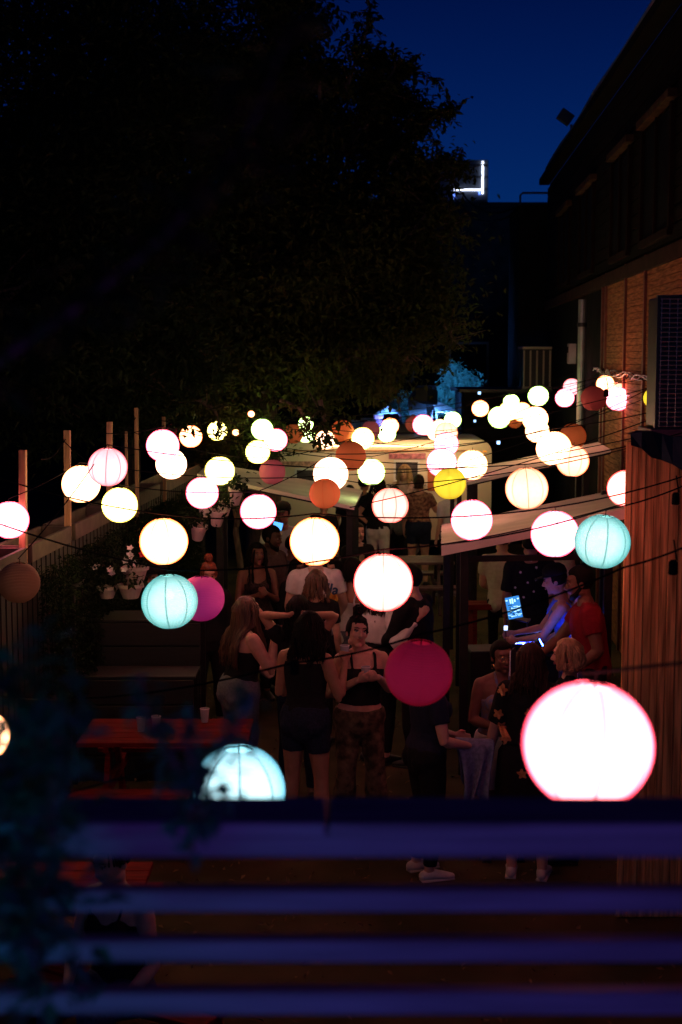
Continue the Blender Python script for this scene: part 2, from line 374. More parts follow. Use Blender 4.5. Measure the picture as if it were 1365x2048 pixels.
# air conditioner and its shelf high at the right edge
ac = empty('air_conditioner', P(1310, 860, 9.9), 0, 'tall black air conditioner with fine grille at the right edge', 'air conditioner')
Wd, Hh = .62, .93
bm = NB(); box(bm, (Wd / 2, .2, Hh / 2), (Wd - .03, .34, Hh - .03), bev=.01); obj('case', bm, M_dmetal, ac)
for i in range(28):
    bm = NB(); box(bm, (Wd / 2, .018, .03 + i * .0325), (Wd - .05, .02, .009), Matrix.Rotation(.5, 3, 'X')); obj('grille_slat', bm, M_metal if 0 else mat('slat_metal', (.4, .38, .38), .35, metal=.7), ac)
bm = NB()
for x in (.01, Wd - .01): box(bm, (x, .03, Hh / 2), (.02, .05, Hh))
for z in (.008, Hh - .008): box(bm, (Wd / 2, .03, z), (Wd - .04, .05, .016))
obj('frame', bm, M_dmetal, ac)
bm = NB()
for i in range(11): tube(bm, [(.03 + i * .055, .004, .02), (.03 + i * .055, .004, Hh - .02)], .0028, 4)
obj('guard_wire', bm, mat('bright_wire', (.6, .58, .55), .3, metal=.8), ac)
sh = empty('air_conditioner_shelf', P(1303, 884, 9.9), 0, 'dark purple box shelf carrying the air conditioner at the right edge', 'shelf')
bm = NB(); box(bm, (.34, .2, .065), (.7, .42, .055), bev=.006); obj('board', bm, mat('plum_paint', (.09, .045, .07), .6, .2, 6), sh)
bm = NB(); box(bm, (.34, .2, .015), (.66, .38, .035)); obj('under_board', bm, M_black, sh)
bm = NB(); box(bm, (.16, .2, -.12), (.03, .03, .25)); box(bm, (.55, .2, -.5), (.06, .06, 1.05)); obj('bracket', bm, M_dmetal, sh)

# far end: dark block, its railing, condenser
fb = empty('far_building', (1.5, 46, 0), 0, 'black flat roofed building closing the far end of the yard', 'building')
bm = NB(); box(bm, (0, 3, 4.2), (30, 6, 8.4)); obj('wall', bm, M_darkwall, fb)
bm = NB(); box(bm, (0, -.05, 8.46), (30.3, .3, .16)); obj('parapet', bm, M_darkwall, fb)
for x, z in ((-2.2, 3.4), (0.2, 3.6), (2.6, 3.4), (1.2, 6)):
    fr = NB(); box(fr, (x, -.03, z), (1.3, .06, 1.5)); fo = obj('window', fr, M_dmetal, fb); g = NB(); box(g, (x, -.07, z), (1.14, .02, 1.34)); obj('pane', g, M_glass, fo)
sb = empty('stair_head', (4.1, 30.5, 0), 0, 'dark rooftop stair block with a pipe hand rail at the end of the facade', 'stair block')
p1 = P(1040, 410, 30.5); bm = NB(); box(bm, (p1.x - 4.1 + 1.2, .9, p1.z / 2), (2.4, 1.8, p1.z)); obj('block', bm, M_darkwall, sb)
bm = NB(); q = P(1041, 386, 30.5); tube(bm, [(q.x - 4.1, 0, p1.z), (q.x - 4.1, 0, q.z - .05), (q.x - 4.05, 0, q.z), (q.x - 4.1 + 1.3, 0, q.z)], .025, 6); tube(bm, [(q.x - 3.2, 0, p1.z), (q.x - 3.2, 0, q.z)], .022, 5)
obj('hand_rail', bm, M_dmetal, sb)
cd = empty('condenser_unit', P(1080, 778, 28), 0, 'beige roof condenser with upright bars beyond the lanterns on the right', 'condenser')
h_ = .80; bm = NB(); box(bm, (0, .32, h_ / 2), (.66, .62, h_ - .04)); obj('coil', bm, M_dmetal, cd)
for k in range(6):
    bm = NB(); box(bm, (-.32 + k * .128, -.02, h_ / 2), (.03, .03, h_ - .1)); obj('bar', bm, mat('beige_enamel', (.45, .38, .3), .5), cd)
bm = NB(); box(bm, (0, .3, h_), (.72, .7, .05), bev=.01); box(bm, (0, .3, .02), (.72, .7, .05), bev=.01); obj('tray', bm, MATS['beige_enamel'], cd)
pl = empty('plant_shed', (P(1080, 778, 28).x, 28, 0), 0, 'dark flat roofed shed under the beige condenser', 'shed')
zz = P(1080, 778, 28).z; bm = NB(); box(bm, (0, .9, (zz - .06) / 2), (3.0, 2.2, zz - .06)); obj('wall', bm, M_darkwall, pl)
bm = NB(); box(bm, (0, .9, zz - .03), (3.2, 2.4, .06)); obj('roof', bm, M_dmetal, pl)

# tower with a light outline, far away
tw = empty('office_tower', (P(925, 700, 420).x, 420, 0), 0, 'distant dark tower with glowing white outline at its top corner', 'tower')
def TX(px): return P(px, 500, 420).x - tw.location.x
def TZ(py): return P(900, py, 420).z
M_tower = mat('tower_glass', (.10, .12, .16), .5)
bm = NB(); box(bm, ((TX(860) + TX(975)) / 2, 10, TZ(320) / 2), (TX(975) - TX(860), 20, TZ(320))); obj('shaft', bm, M_tower, tw)
bm = NB()
for i in range(16): box(bm, ((TX(860) + TX(975)) / 2, -.06, 8 + i * 3.4), (TX(975) - TX(860) - .4, .12, .5))
kind(obj('floor_band', bm, M_dmetal, tw), 'stuff')
M_led = mat('white_outline_light', (.8, .8, .9), emis=(.75, .82, 1.0), estr=5.0); M_ledb = mat('blue_outline_light', (.3, .4, .9), emis=(.12, .25, 1.0), estr=4.0)
def strip(a, b, m):
    bm = NB(); A_ = V(TX(a[0]), -.4, TZ(a[1])); B_ = V(TX(b[0]), -.4, TZ(b[1])); beam(bm, A_, B_, .4, .4); return obj('light_strip', bm, m, tw)
strip((964, 323), (964, 388), M_led); strip((906, 380), (962, 380), M_led); strip((907, 383), (907, 398), M_ledb); strip((958, 383), (958, 389), M_ledb)
# overhead service cables from the stair block to the left
for k, (ya, yb, lb) in enumerate(((372, 412, 'upper'), (404, 420, 'lower'))):
    bm = NB(); a = P(900, ya - 20, 40); b = P(1041, yb, 30.5); pts = [a.lerp(b, t / 14) - V(0, 0, .5 * math.sin(t / 14 * math.pi)) for t in range(15)]
    tube(bm, pts, .022, 5)
    tag(obj('service_cable', bm, M_cable), lb + ' of two thick black cables sagging in front of the tower', 'cable')

# ------------------------------------------------------------------ left fence with posts
def L(Y, z, off=0.0): return V(-3.095 + .0577 * Y + off, Y, z)
FN = empty('board_fence', L(8, 0), 0, 'dark board fence with ledge of planting boxes and pale posts on the left', 'fence')
def fn(bm): bm.transform(Matrix.Translation(-L(8, 0))); return bm
Y = 8.0
while Y < 20:
    bm = NB(); beam(bm, L(Y + .07, .02), L(Y + .07, 2.05), .02, .135, .002); obj('board', fn(bm), mat('dark_fence_stain', (.009, .006, .005), .8, .4, 6, stretch=(5, 5, .5)), FN); Y += .142
for a, b in ((8.0, 10.9), (11.05, 12.3), (12.45, 13.95), (14.1, 16.5), (16.6, 19.9)):
    bm = NB(); beam(bm, L(a, 2.12, .02), L(b, 2.12, .02), .035, .14, .003); beam(bm, L(a, 2.12, -.24), L(b, 2.12, -.24), .03, .14, .003)
    beam(bm, L(a, 2.07, -.11), L(b, 2.07, -.11), .24, .02); beam(bm, L(a, 2.12, .0), L(a, 2.12, -.22), .03, .13); beam(bm, L(b, 2.12, .0), L(b, 2.12, -.22), .03, .13)
    obj('planting_box', fn(bm), mat('weathered_ledge', (.075, .05, .038), .8, .3, 6), FN)
posts = ((11.0, .86, .055), (12.4, .94, .055), (14.05, .94, .055), (15.1, 1.04, .04), (14.9, .80, .028), (16.7, .88, .04))
for i, (Y, zt, wd) in enumerate(posts):
    c = L(Y, 2.08, -.02 if i not in (3, 5) else .05); bm = NB(); beam(bm, V(0, 0, -.3), V(.0, 0, zt), wd, wd * .8, .003)
    o = obj('fence_post', bm, M_wood, None, c)
    o.rotation_euler = (0, R((1.1, .8, 1.2, .2, .4, .0)[i]), rnd.uniform(-.1, .1)); o.scale = (1, 1, 1)
    tag(o, ('leftmost pale wooden post rising above the fence ledge', 'second pale wooden post from the left above the fence ledge', 'third pale post, behind the pink seamed lantern',
            'thin tall brown post right of the pink seamed lantern', 'thinnest brown post between two taller fence posts', 'dim far post beside the two bright lanterns')[i], 'post', 'wooden posts along the left fence')
# low cable between posts
bm = NB(); a = L(11.5, 2.83); b = L(12.4, 2.95, -.02); tube(bm, [a.lerp(b, t / 8) - V(0, 0, .06 * math.sin(t / 8 * 3.14)) for t in range(9)], .006, 4)
bm2 = NB(); a = L(14.05, 2.9, -.02); b = L(15.1, 3.02, .05); tube(bm2, [a.lerp(b, t / 8) - V(0, 0, .07 * math.sin(t / 8 * 3.14)) for t in range(9)], .006, 4)
tag(obj('slack_wire', bm, M_cable), 'slack thin wire tied to the second fence post', 'wire'); tag(obj('slack_wire', bm2, M_cable), 'slack thin wire between the third fence post and thin tall post', 'wire')

# climbing hedge on the fence
hr = random.Random(3)
def hedge_pt():
    Y = hr.uniform(11.0, 18.5); z = hr.uniform(.6, 2.02 - .18 * abs(noise.noise(V(Y * 3, 0, 0))))
    return L(Y, z, .08 + hr.random() * .22 * (1.2 - z / 2.4))
hd = empty('ivy_hedge', L(14, 0, .15), 0, 'dark climbing hedge covering the fence below the ledge', 'hedge')
o = leaves('foliage', 26000, hedge_pt, .05, M_leaf2, hd); o.matrix_parent_inverse = Matrix.Translation(-L(14, 0, .15))
bm = NB()
for k in range(14):
    Y = 11.3 + k * .5; tube(bm, [L(Y, .0, .1), L(Y + .1, .7, .12), L(Y - .1, 1.4, .1), L(Y + .15, 1.95, .07)], [.02, .015, .01, .005], 5)
o = obj('stem', bm, M_bark, hd); o.matrix_parent_inverse = Matrix.Translation(-L(14, 0, .15))

# ------------------------------------------------------------------ trees
def tree(label, base, trunk_h, blobs, n, leaf, m, seed, limbs=True, droop=.5, group=None, name='leafy_tree', lr=.16):
    r = random.Random(seed); t = empty(name, base, 0, label, 'tree', group); B_ = Vector(base)
    bm = NB(); tube(bm, [V(0, 0, -.05), V(.05, .02, trunk_h * .4), V(-.03, .05, trunk_h * .75), V(0, 0, trunk_h)], [lr * 1.25, lr, lr * .85, lr * .7], 10)
    obj('trunk', bm, M_bark, t, smooth=True)
    wts = [b[1] * b[2] * b[3] for b in blobs]
    twigs = []
    for (c, rx, ry, rz_) in blobs:
        bm = NB(); c = Vector(c); s = V(0, 0, trunk_h * .8); m1 = s.lerp(c - B_, .5) + V(0, 0, .3); tube(bm, [s, m1, c - B_], [lr * .55, lr * .32, lr * .12], 7)
        for k in range(7):
            e = (c - B_) + V(r.uniform(-1, 1) * rx, r.uniform(-1, 1) * ry, r.uniform(-.9, .9) * rz_) * .8; st = m1.lerp(c - B_, r.uniform(.3, 1))
            tube(bm, [st, st.lerp(e, .5) + V(0, 0, .12), e], [lr * .13, lr * .08, .008], 5)
        obj('limb', bm, M_bark, t)
    cl = []
    for (c, rx, ry, rz_), wt in zip(blobs, wts):
        k = max(6, int(260 * wt / sum(wts)))
        for _ in range(k):
            d = V(r.gauss(0, 1), r.gauss(0, 1), r.gauss(0, 1)).normalized(); f = r.uniform(.35, 1.0) ** .5
            cl.append((Vector(c) - B_ + V(d.x * rx, d.y * ry, d.z * rz_) * f, r.uniform(.22, .5) * min(1, (rx + rz_) / 3)))
    def smp():
        c, q = r.choice(cl); return c + V(r.gauss(0, q), r.gauss(0, q), r.gauss(0, q * .7))
    leaves('crown', n, smp, leaf, m, t, r, droop); return t
tree('huge dark leafy tree filling the left and centre above the lanterns', (-1.2, 21.5, 0), 5.0,
     [(P(560, 560, 21.5), 2.2, 2.0, 1.6), (P(720, 600, 21), 1.3, 1.4, 1.1), (P(780, 470, 22), .9, 1.1, 1.0), (P(640, 360, 22), 1.7, 1.5, 1.3), (P(760, 330, 22), .75, .8, .8), (P(690, 220, 22), .7, .8, .7), (P(480, 330, 21.5), 1.7, 1.7, 1.7),
      (P(560, 180, 22), .9, 1.2, .9), (P(500, 100, 21.5), 1.1, 1.4, 1.1), (P(470, 740, 21), 1.7, 1.2, .6), (P(690, 745, 20.5), 1.2, 1.0, .45), (P(830, 640, 21.5), .55, .7, .5), (P(825, 725, 21), .4, .6, .3), (P(830, 540, 22), .4, .7, .6),
      (P(350, 820, 21), .9, .8, .35), (P(795, 270, 22), .6, .7, .6), (P(770, 160, 22), .42, .5, .5), (P(850, 400, 22), .5, .6, .5)], 105000, .12, M_leaf, 11, lr=.24)
# outer sprays with clear leaf shapes against the sky
def spray(path, n, leaf, seed, label, Yd=20.5, group='leaf sprays against the evening sky', m=None, rad=.16, name='tree_branch'):
    r = random.Random(seed); pts = [P(x, y, Yd) for x, y in path]; b = pts[0]
    t = empty(name, b, 0, label, 'branch', group); bm = NB(); tube(bm, [p - b for p in pts], [.03 - .024 * i / (len(pts) - 1) for i in range(len(pts))], 5); 
    segs = [(pts[i], pts[i + 1]) for i in range(len(pts) - 1)]; tw_ = []
    for k in range(n // 14):
        a, c = r.choice(segs); s = a.lerp(c, r.random()); e = s + V(r.gauss(0, rad), r.gauss(0, rad), r.gauss(0, rad)); tube(bm, [s - b, e - b], [.009, .004], 4); tw_.append((s - b, e - b))
    obj('bough', bm, M_bark, t)
    def smp():
        s, e = r.choice(tw_); return s.lerp(e, r.uniform(.3, 1.05)) + V(r.gauss(0, .02), r.gauss(0, .02), r.gauss(0, .02))
    leaves('foliage', n, smp, leaf, m or M_leaf, t, r, .35); return t
spray([(640, 200), (640, 130), (620, 70), (625, 40)], 420, .13, 21, 'leafy shoot left of the sky gap near the top')
spray([(690, 190), (715, 110), (735, 60), (742, 20)], 500, .13, 22, 'tallest leafy shoot reaching the top of the sky')
spray([(730, 260), (770, 170), (800, 120), (835, 155)], 640, .13, 23, 'arching leafy shoot in the middle of the sky edge')
spray([(780, 330), (830, 260), (870, 230), (905, 215)], 600, .13, 24, 'leafy shoot arching right above the tower')
spray([(800, 400), (850, 330), (890, 320), (915, 345)], 700, .13, 25, 'low leafy shoot touching the tower')
spray([(820, 470), (860, 420), (900, 430), (905, 470)], 700, .13, 26, 'leafy shoot just below the lit tower corner')
spray([(820, 600), (865, 620), (895, 660), (915, 690)], 420, .11, 27, 'drooping leafy shoot above the condenser')
spray([(380, 30), (450, 20), (540, 10), (600, 12)], 500, .13, 28, 'leafy shoot across the very top of the sky')
spray([(560, 800), (600, 815), (612, 840), (615, 880)], 150, .10, 29, 'leaves hanging in front of the pale green lanterns', 18.6, None, rad=.10)
spray([(640, 800), (650, 840), (655, 880), (650, 900)], 170, .10, 30, 'leaves hanging in front of the cream trailer roof', 15.3, None, rad=.10)
spray([(400, 800), (430, 820), (440, 850), (437, 880)], 170, .10, 31, 'leaves hanging in front of the lamp left of centre', 17.0, None, rad=.10)
# dark trees beyond the fence on the left
tree('black leafy tree behind the fence at the far left', (-4.8, 15.5, 0), 3.4, [(P(60, 560, 15.5), 1.1, 1.2, 1.5), (P(230, 560, 17), 1.2, 1.2, 1.5), (P(150, 250, 17), 1.6, 1.6, 1.7), (P(90, 800, 16), 1.0, .9, .5), (P(300, 760, 17.5), 1.0, .9, .55)],
     42000, .12, M_leaf2, 12)
tree('second black tree behind the fence reaching the top left corner', (-3.6, 24, 0), 6, [(P(330, 120, 24), 2.2, 2, 2.2), (P(120, 60, 24), 2.4, 2, 2.4), (P(380, 480, 24), 1.9, 1.6, 2.4), (P(150, 480, 25), 2.4, 1.6, 2.6)], 40000, .15, M_leaf2, 13)
# low shrubs lit behind the left lanterns
tree('small leafy shrub lit yellow green behind the left lanterns', P(475, 1000, 19.9).xy.to_3d(), 1.6, [(P(480, 880, 19.9), .65, .4, .42), (P(440, 850, 19.7), .35, .3, .3), (P(520, 870, 20), .35, .3, .3), (P(430, 930, 19.8), .4, .4, .3)], 5200, .09, M_leaf, 14, name='shrub', lr=.05)

# ------------------------------------------------------------------ blue-lit corner beyond the trailer
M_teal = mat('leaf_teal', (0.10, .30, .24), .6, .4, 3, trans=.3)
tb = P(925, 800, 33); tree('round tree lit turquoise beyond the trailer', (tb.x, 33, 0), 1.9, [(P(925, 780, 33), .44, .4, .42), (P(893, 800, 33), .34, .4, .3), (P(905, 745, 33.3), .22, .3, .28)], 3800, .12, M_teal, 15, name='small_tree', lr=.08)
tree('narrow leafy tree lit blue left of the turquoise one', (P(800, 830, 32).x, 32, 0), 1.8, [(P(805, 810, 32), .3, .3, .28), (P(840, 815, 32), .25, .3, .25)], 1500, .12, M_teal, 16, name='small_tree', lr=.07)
tn = empty('party_tent', P(885, 860, 30), 0, 'white sloped tent roof lit blue beyond the trailer', 'tent')
bl = Vector(tn.location); tn.location.z = 0; bl.z = 0
bm = NB(); quad_sheet(bm, P(862, 797, 30) - bl, P(914, 820, 30) - bl, P(905, 826, 28.6) - bl, P(872, 822, 28.6) - bl, .03, 4, 3, .02); obj('roof', bm, M_white, tn)
bm = NB()
for a in ((865, 799, 30), (912, 822, 30), (903, 828, 28.7), (874, 824, 28.7)):
    p = P(*a) - bl; tube(bm, [V(p.x, p.y, 0), p], .025, 6)
obj('pole', bm, M_white, tn)
ps = empty('parasol', (P(775, 830, 30).x, 30, 0), 0, 'pink and white market parasol in the blue light', 'parasol')
z0 = P(775, 818, 30).z
for k, (m_, rr) in enumerate(((M_white, 1), (mat('pink_cloth', (.7, .2, .4), .8), 1))):
    bm = NB(); lathe(bm, [(.30, z0 - .12 - k * .0), (.16, z0 - .02), (.01, z0 + .06)] if k == 0 else [(.26, z0 - .36), (.30, z0 - .13)], 14); obj('canopy' if k == 0 else 'valance', bm, m_, ps)
bm = NB(); tube(bm, [(0, 0, 0), (0, 0, z0)], .02, 8); obj('pole', bm, M_metal, ps)
bw = empty('blue_lit_wall', (P(850, 850, 35).x, 35, 0), 0, 'low wall washed in blue light behind the trailer', 'wall')
for i in range(14):
    bm = NB(); h2 = P(850, 838, 35).z; box(bm, (-1.7 + i * .24, 0, h2 / 2), (.23, .05, h2 + rnd.uniform(-.08, .08)), bev=.004); obj('board', bm, mat('pale_fence', (.3, .3, .3), .8, .3, 4), bw)
M_bluelamp = mat('blue_lamp_lens', (.2, .3, 1), emis=(.10, .35, 1.0), estr=1700.0)
def blue_lamp(p, label, size=.09, m=M_bluelamp, aim=(0, 1, .3), doors=True):
    t = empty('party_or_fill_light', p, 0, label, 'lamp'); q = Vector(aim).to_track_quat('Y', 'Z').to_matrix()
    bm = NB(); box(bm, (0, 0, 0), (size * 1.3, size * .7, size * 1.3), q, .008); obj('housing', bm, M_dmetal, t)
    bm = NB(); box(bm, q @ V(0, size * .36, 0), (size, .01, size), q); obj('lens', bm, m, t)
    if size > .08 and aim[1] > -.5 and doors:  # plates added to keep lamp spill off the walls beyond
        for u in (-1, 1):
            bm = NB(); box(bm, q @ V(u * size * .64, size * 1.35, 0), (.01, size * 2.0, size * 1.3), q); obj('spill_plate', bm, M_dmetal, t)
            bm = NB(); box(bm, q @ V(0, size * 1.35, u * size * .64), (size * 1.25, size * 2.0, .01), q); obj('spill_plate', bm, M_dmetal, t)
    return t
blue_lamp(P(838, 812, 29), 'blue stage lamp pointing at the turquoise tree', .3, aim=(.35, 1, .35))
blue_lamp(P(846, 790, 27.6), 'blue stage lamp pointing at the tent roof', .2, aim=(.45, 1, -.15))
blue_lamp(P(790, 858, 28.5), 'blue stage lamp pointing at the parasol', .22, aim=(-.15, 1, .3))
blue_lamp(P(812, 862, 28), 'blue stage lamp pointing at the blue lit wall', .2, aim=(.3, 1, .0))
for i, (x, y, s) in enumerate(((833, 858, .045), (959, 786, .05), (950, 842, .04), (936, 870, .03), (997, 885, .06), (852, 388, .12))):
    d = 27 if i != 5 else 60
    t = blue_lamp(P(x, y, d), ('small white blue lamp left of the pink lantern', 'small lamp in the turquoise tree', 'tiny blue lamp right of the stacked lanterns', 'lowest tiny blue lamp above the trailer roof', 'pale blue lit sign right of the trailer', 'faint blue lamp seen through the big tree')[i], s,
              mat('pale_blue_bulb', (.6, .8, 1), emis=(.35, .6, 1.0), estr=3.5), aim=(0, -1, 0))
# ================================================================== YARD FURNITURE
# cream food trailer
TY = 24.9
tx0, tx1 = P(545, 900, TY).x, P(984, 900, TY).x; tzt = P(900, 880, TY).z
TR = empty('food_trailer', ((tx0 + tx1) / 2, TY, 0), 0, 'cream food trailer with rounded roof and lit serving window', 'trailer')
cx = (tx0 + tx1) / 2; hw = (tx1 - tx0) / 2
prof = []
rr = .22
for s, c0 in ((1, hw - rr), (-1, -hw + rr)):
    for k in range(7):
        a = math.pi / 2 * k / 6 if s == 1 else math.pi / 2 + math.pi / 2 * k / 6
        prof.append((c0 + rr * math.cos(a), tzt - rr + rr * math.sin(a)))
prof = [(hw, .45)] + prof + [(-hw, .45)]
bm = NB(); f = [bm.verts.new((x, 0, z)) for x, z in prof]; b = [bm.verts.new((x, 2.0, z)) for x, z in prof]
bm.faces.new(f[::-1]) if False else bm.faces.new(f); bm.faces.new(b[::-1])
for i in range(len(f)): bm.faces.new((f[i], b[i], b[(i + 1) % len(f)], f[(i + 1) % len(f)]))
bmesh.ops.recalc_face_normals(bm, faces=bm.faces); obj('body', bm, M_cream, TR)
def tx(px): return P(px, 900, TY).x - cx
def tz(py): return P(700, py, TY).z
bm = NB(); box(bm, (0, -.012, tzt - .19), (2 * hw - .5, .02, .03)); obj('roof_trim', bm, M_wood, TR)
def serving(x0, x1, y0, y1):
    fr = NB(); t = .035; X0, X1, Z0, Z1 = tx(x0), tx(x1), tz(y1), tz(y0)
    for x in (X0, X1): box(fr, (x, -.02, (Z0 + Z1) / 2), (t, .05, Z1 - Z0 + t))
    for z in (Z0, Z1): box(fr, ((X0 + X1) / 2, -.02, z), (X1 - X0 - t, .05, t))
    fo = obj('window', fr, M_white, TR)
    g = NB(); box(g, ((X0 + X1) / 2, -.004, (Z0 + Z1) / 2), (X1 - X0 - .03, .01, Z1 - Z0 - .03)); obj('opening', g, mat('dim_interior_panel', (.05, .04, .05), .7, .5, 6), fo); return fo  # dark panel stands in for the shaded interior
serving(790, 838, 922, 962); serving(592, 668, 938, 966)
bm = NB(); box(bm, ((tx(778) + tx(852)) / 2, -.03, tz(912)), (tx(852) - tx(778), .03, .10), bev=.004); obj('pink_sign_board', bm, mat('pink_sign', (.45, .16, .2), .6, .5, 18), TR)
bm = NB(); box(bm, ((tx(562) + tx(690)) / 2, -.03, tz(927)), (tx(690) - tx(562), .03, .08), bev=.004); obj('painted_band', bm, mat('rose_band', (.55, .3, .25), .6, .5, 18), TR)
bm = NB(); box(bm, ((tx(856) + tx(880)) / 2, -.02, tz(950)), (tx(880) - tx(856), .02, .55), bev=.004); obj('orange_panel', bm, mat('orange_panel_paint', (.5, .13, .04), .6, .2, 8), TR)
bm = NB(); box(bm, ((tx(776) + tx(852)) / 2, -.12, tz(968)), (tx(852) - tx(776), .24, .025)); obj('counter', bm, M_metal, TR)
bm = NB(); box(bm, (tx(970), -.02, tz(903)), (.07, .03, .028), bev=.01); obj('marker_lamp', bm, mat('amber_lens', (.9, .3, .02), .3, emis=(1, .35, .03), estr=.7), TR)
bm = NB(); box(bm, (tx(950), -.02, tz(957)), (.2, .03, .09)); obj('lit_panel', bm, mat('lit_menu', (.9, .7, .55), .4, emis=(1, .7, .5), estr=.9), TR)
for s in (-.55, .55):
    w_ = NB(); lathe(w_, [(.12, -.1), (.28, -.1), (.3, -.06), (.3, .06), (.28, .1), (.12, .1)], 20, capb=False); w_.transform(Matrix.Translation((s, .05, .3)) @ Matrix.Rotation(math.pi / 2, 4, 'X')); wo = obj('wheel', w_, M_black, TR)
    w_ = NB(); lathe(w_, [(.12, -.07), (.12, .07)], 12, capb=True, capt=True); w_.transform(Matrix.Translation((s, .05, .3)) @ Matrix.Rotation(math.pi / 2, 4, 'X')); obj('rim', w_, M_metal, wo)
# warm strip added to brighten the trailer's serving side
bm = NB(); box(bm, (0, -.05, tzt - .1), (1.8, .03, .03)); obj('fill_strip', bm, mat('warm_fill_strip', (1, .7, .4), emis=(1, .6, .3), estr=6), TR)

# sloping canvas roofs of the booths
def canopy(label, fl_, fr_, br, bk, legs, val, bars=True):
    t = empty('canvas_canopy', Vector((fl_.x, fl_.y, 0)), 0, label, 'canopy', 'sloping canvas roofs over the booths'); o_ = Vector(t.location)
    a, b, c, d = [p - o_ for p in (fl_, fr_, br, bk)]
    bm = NB(); quad_sheet(bm, a, b, c, d, .012, 10, 6, .03); obj('canvas', bm, M_canvas, t, smooth=False)
    bm = NB(); dn = V(0, -.004, -val); quad_sheet(bm, a + V(0, -.012, -.004), b + V(0, -.012, -.004), b + dn + V(0, -.012, 0), a + dn + V(0, -.012, 0), .006, 10, 1, 0); obj('valance', bm, M_canvas, t)
    bm = NB(); dz = V(0, .03, -.035); beam(bm, a + dz, b + dz, .04, .04); beam(bm, d + V(0, -.03, -.035), c + V(0, -.03, -.035), .04, .04); beam(bm, a + dz + V(.03, .03, 0), d + V(.03, -.06, -.035), .04, .04); beam(bm, b + dz + V(-.03, .03, 0), c + V(-.03, -.06, -.035), .04, .04); obj('frame', bm, M_black, t)
    bm = NB()
    for k in range(4):
        p = a.lerp(d, .1 + k * .27); box(bm, p + V(-.004, 0, 0.002), (.012, .012, .01))
    obj('grommet', bm, M_dmetal, t)
    for (px, py, Y) in legs:
        base = Z(px, py, 0) if Y is None else V(P(px, py, Y).x, Y, 0); base = base - o_
        # height of the canvas over this point
        u = max(0, min(1, (base.x - a.x) / max(.01, (b.x - a.x)))); v = max(0, min(1, (base.y - a.y) / (d.y - a.y)))
        zt = a.lerp(b, u).lerp(d.lerp(c, u), v).z - .06
        lg = NB(); beam(lg, V(base.x, base.y, 0), V(base.x, base.y, zt), .07, .07, .004); obj('leg', lg, M_black, t)
    return t
canopy('nearest white canvas canopy sloping down from the plank wall', P(883, 1092, 12.0), P(1300, 1008, 12.0), P(1300, 966, 14.4), P(883, 1050, 14.4), [(940, 0, 12.2), (1240, 0, 12.2), (903, 0, 14.2), (1230, 0, 14.2)], .078)
canopy('far white canvas canopy beside the siding on the right', P(935, 964, 16.6), P(1222, 899, 16.6), P(1196, 884, 18.2), P(940, 938, 18.2), [(950, 0, 16.7), (1190, 0, 16.7), (960, 0, 18.1), (1175, 0, 18.1)], .03)
canopy('grey canvas canopy on the left sloping down towards the trailer', P(395, 948, 14.8), P(709, 1013, 14.8), P(726, 980, 16.8), P(420, 925, 16.8), [(700, 0, 14.95), (430, 0, 14.9), (713, 0, 16.6), (440, 0, 16.6)], .03)
for px, Y in ((904, 17.6), (918, 15.6)):
    p = P(px, 1100, Y); bm = NB(); beam(bm, (0, 0, 0), (0, 0, 2.15), .05, .05, .003)
    tag(obj('black_post', bm, M_black, None, (p.x, Y, 0)), 'farther thin black post left of the nearest canopy' if Y > 16 else 'nearer thin black post left of the nearest canopy', 'post')
# cross beam under the near canopy
bm = NB(); a = P(935, 1118, 12.25); b = P(1245, 1112, 12.25); beam(bm, V(0, 0, 0), b - a, .04, .05); tag(obj('cross_beam', bm, M_black, None, a), 'dark horizontal beam under the nearest canvas canopy', 'beam')

def picnic(label, c, rz_, Lx, m=M_red, w_=.74, h=.75, group=None):
    t = empty('picnic_table', (c[0], c[1], 0), rz_, label, 'table', group)
    n = 5; pw = w_ / n
    for i in range(n):
        bm = NB(); box(bm, (0, -w_ / 2 + pw * (i + .5), h - .018), (Lx, pw - .008, .036), bev=.004); obj('plank', bm, m, t)
    for s in (-1, 1):
        for k in (-1, 1):
            bm = NB(); beam(bm, (s * (Lx / 2 - .22), k * .52, .0), (s * (Lx / 2 - .22), k * .16, h - .04), .04, .09, .003); obj('leg', bm, m, t)
        bm = NB(); box(bm, (s * (Lx / 2 - .22), 0, .37), (.045, 1.5, .09)); box(bm, (s * (Lx / 2 - .22), 0, h - .06), (.045, w_ - .06, .05)); obj('cross_bar', bm, m, t)
        for q in (0, 1):
            bm = NB(); box(bm, (0, s * (.62 + q * .14), .435), (Lx, .13, .036), bev=.004); obj('bench_plank', bm, m, t)
    return t
tl = Z(175, 1464, .75); picnic('red picnic table with empty glasses at the lower left', (tl.x + .62, tl.y + .05), 0.0, 1.3)
t2 = Z(330, 1790, .75); picnic('red picnic table seen between the railing slats beside a seated woman', (t2.x - .78, t2.y + .15), 0.0, 1.3)
t3 = Z(760, 1118, .75); picnic('dark picnic table behind the red rimmed lantern', (t3.x + .05, t3.y), 0.03, 2.0, mat('plum_table', (.10, .05, .06), .6, .3, 8))
t4 = Z(990, 1150, .42); 
# red bench of the seated man
bn = Z(985, 1238, .44); be = empty('red_bench', (bn.x, bn.y, 0), .1, 'small red bench under the man in the beige tee', 'bench')
for q in (-.08, .08):
    bm = NB(); box(bm, (0, q, .42), (.9, .14, .035), bev=.004); obj('seat_plank', bm, M_red, be)
for s in (-.36, .36):
    bm = NB(); box(bm, (s, 0, .2), (.05, .26, .4)); obj('leg', bm, M_red, be)

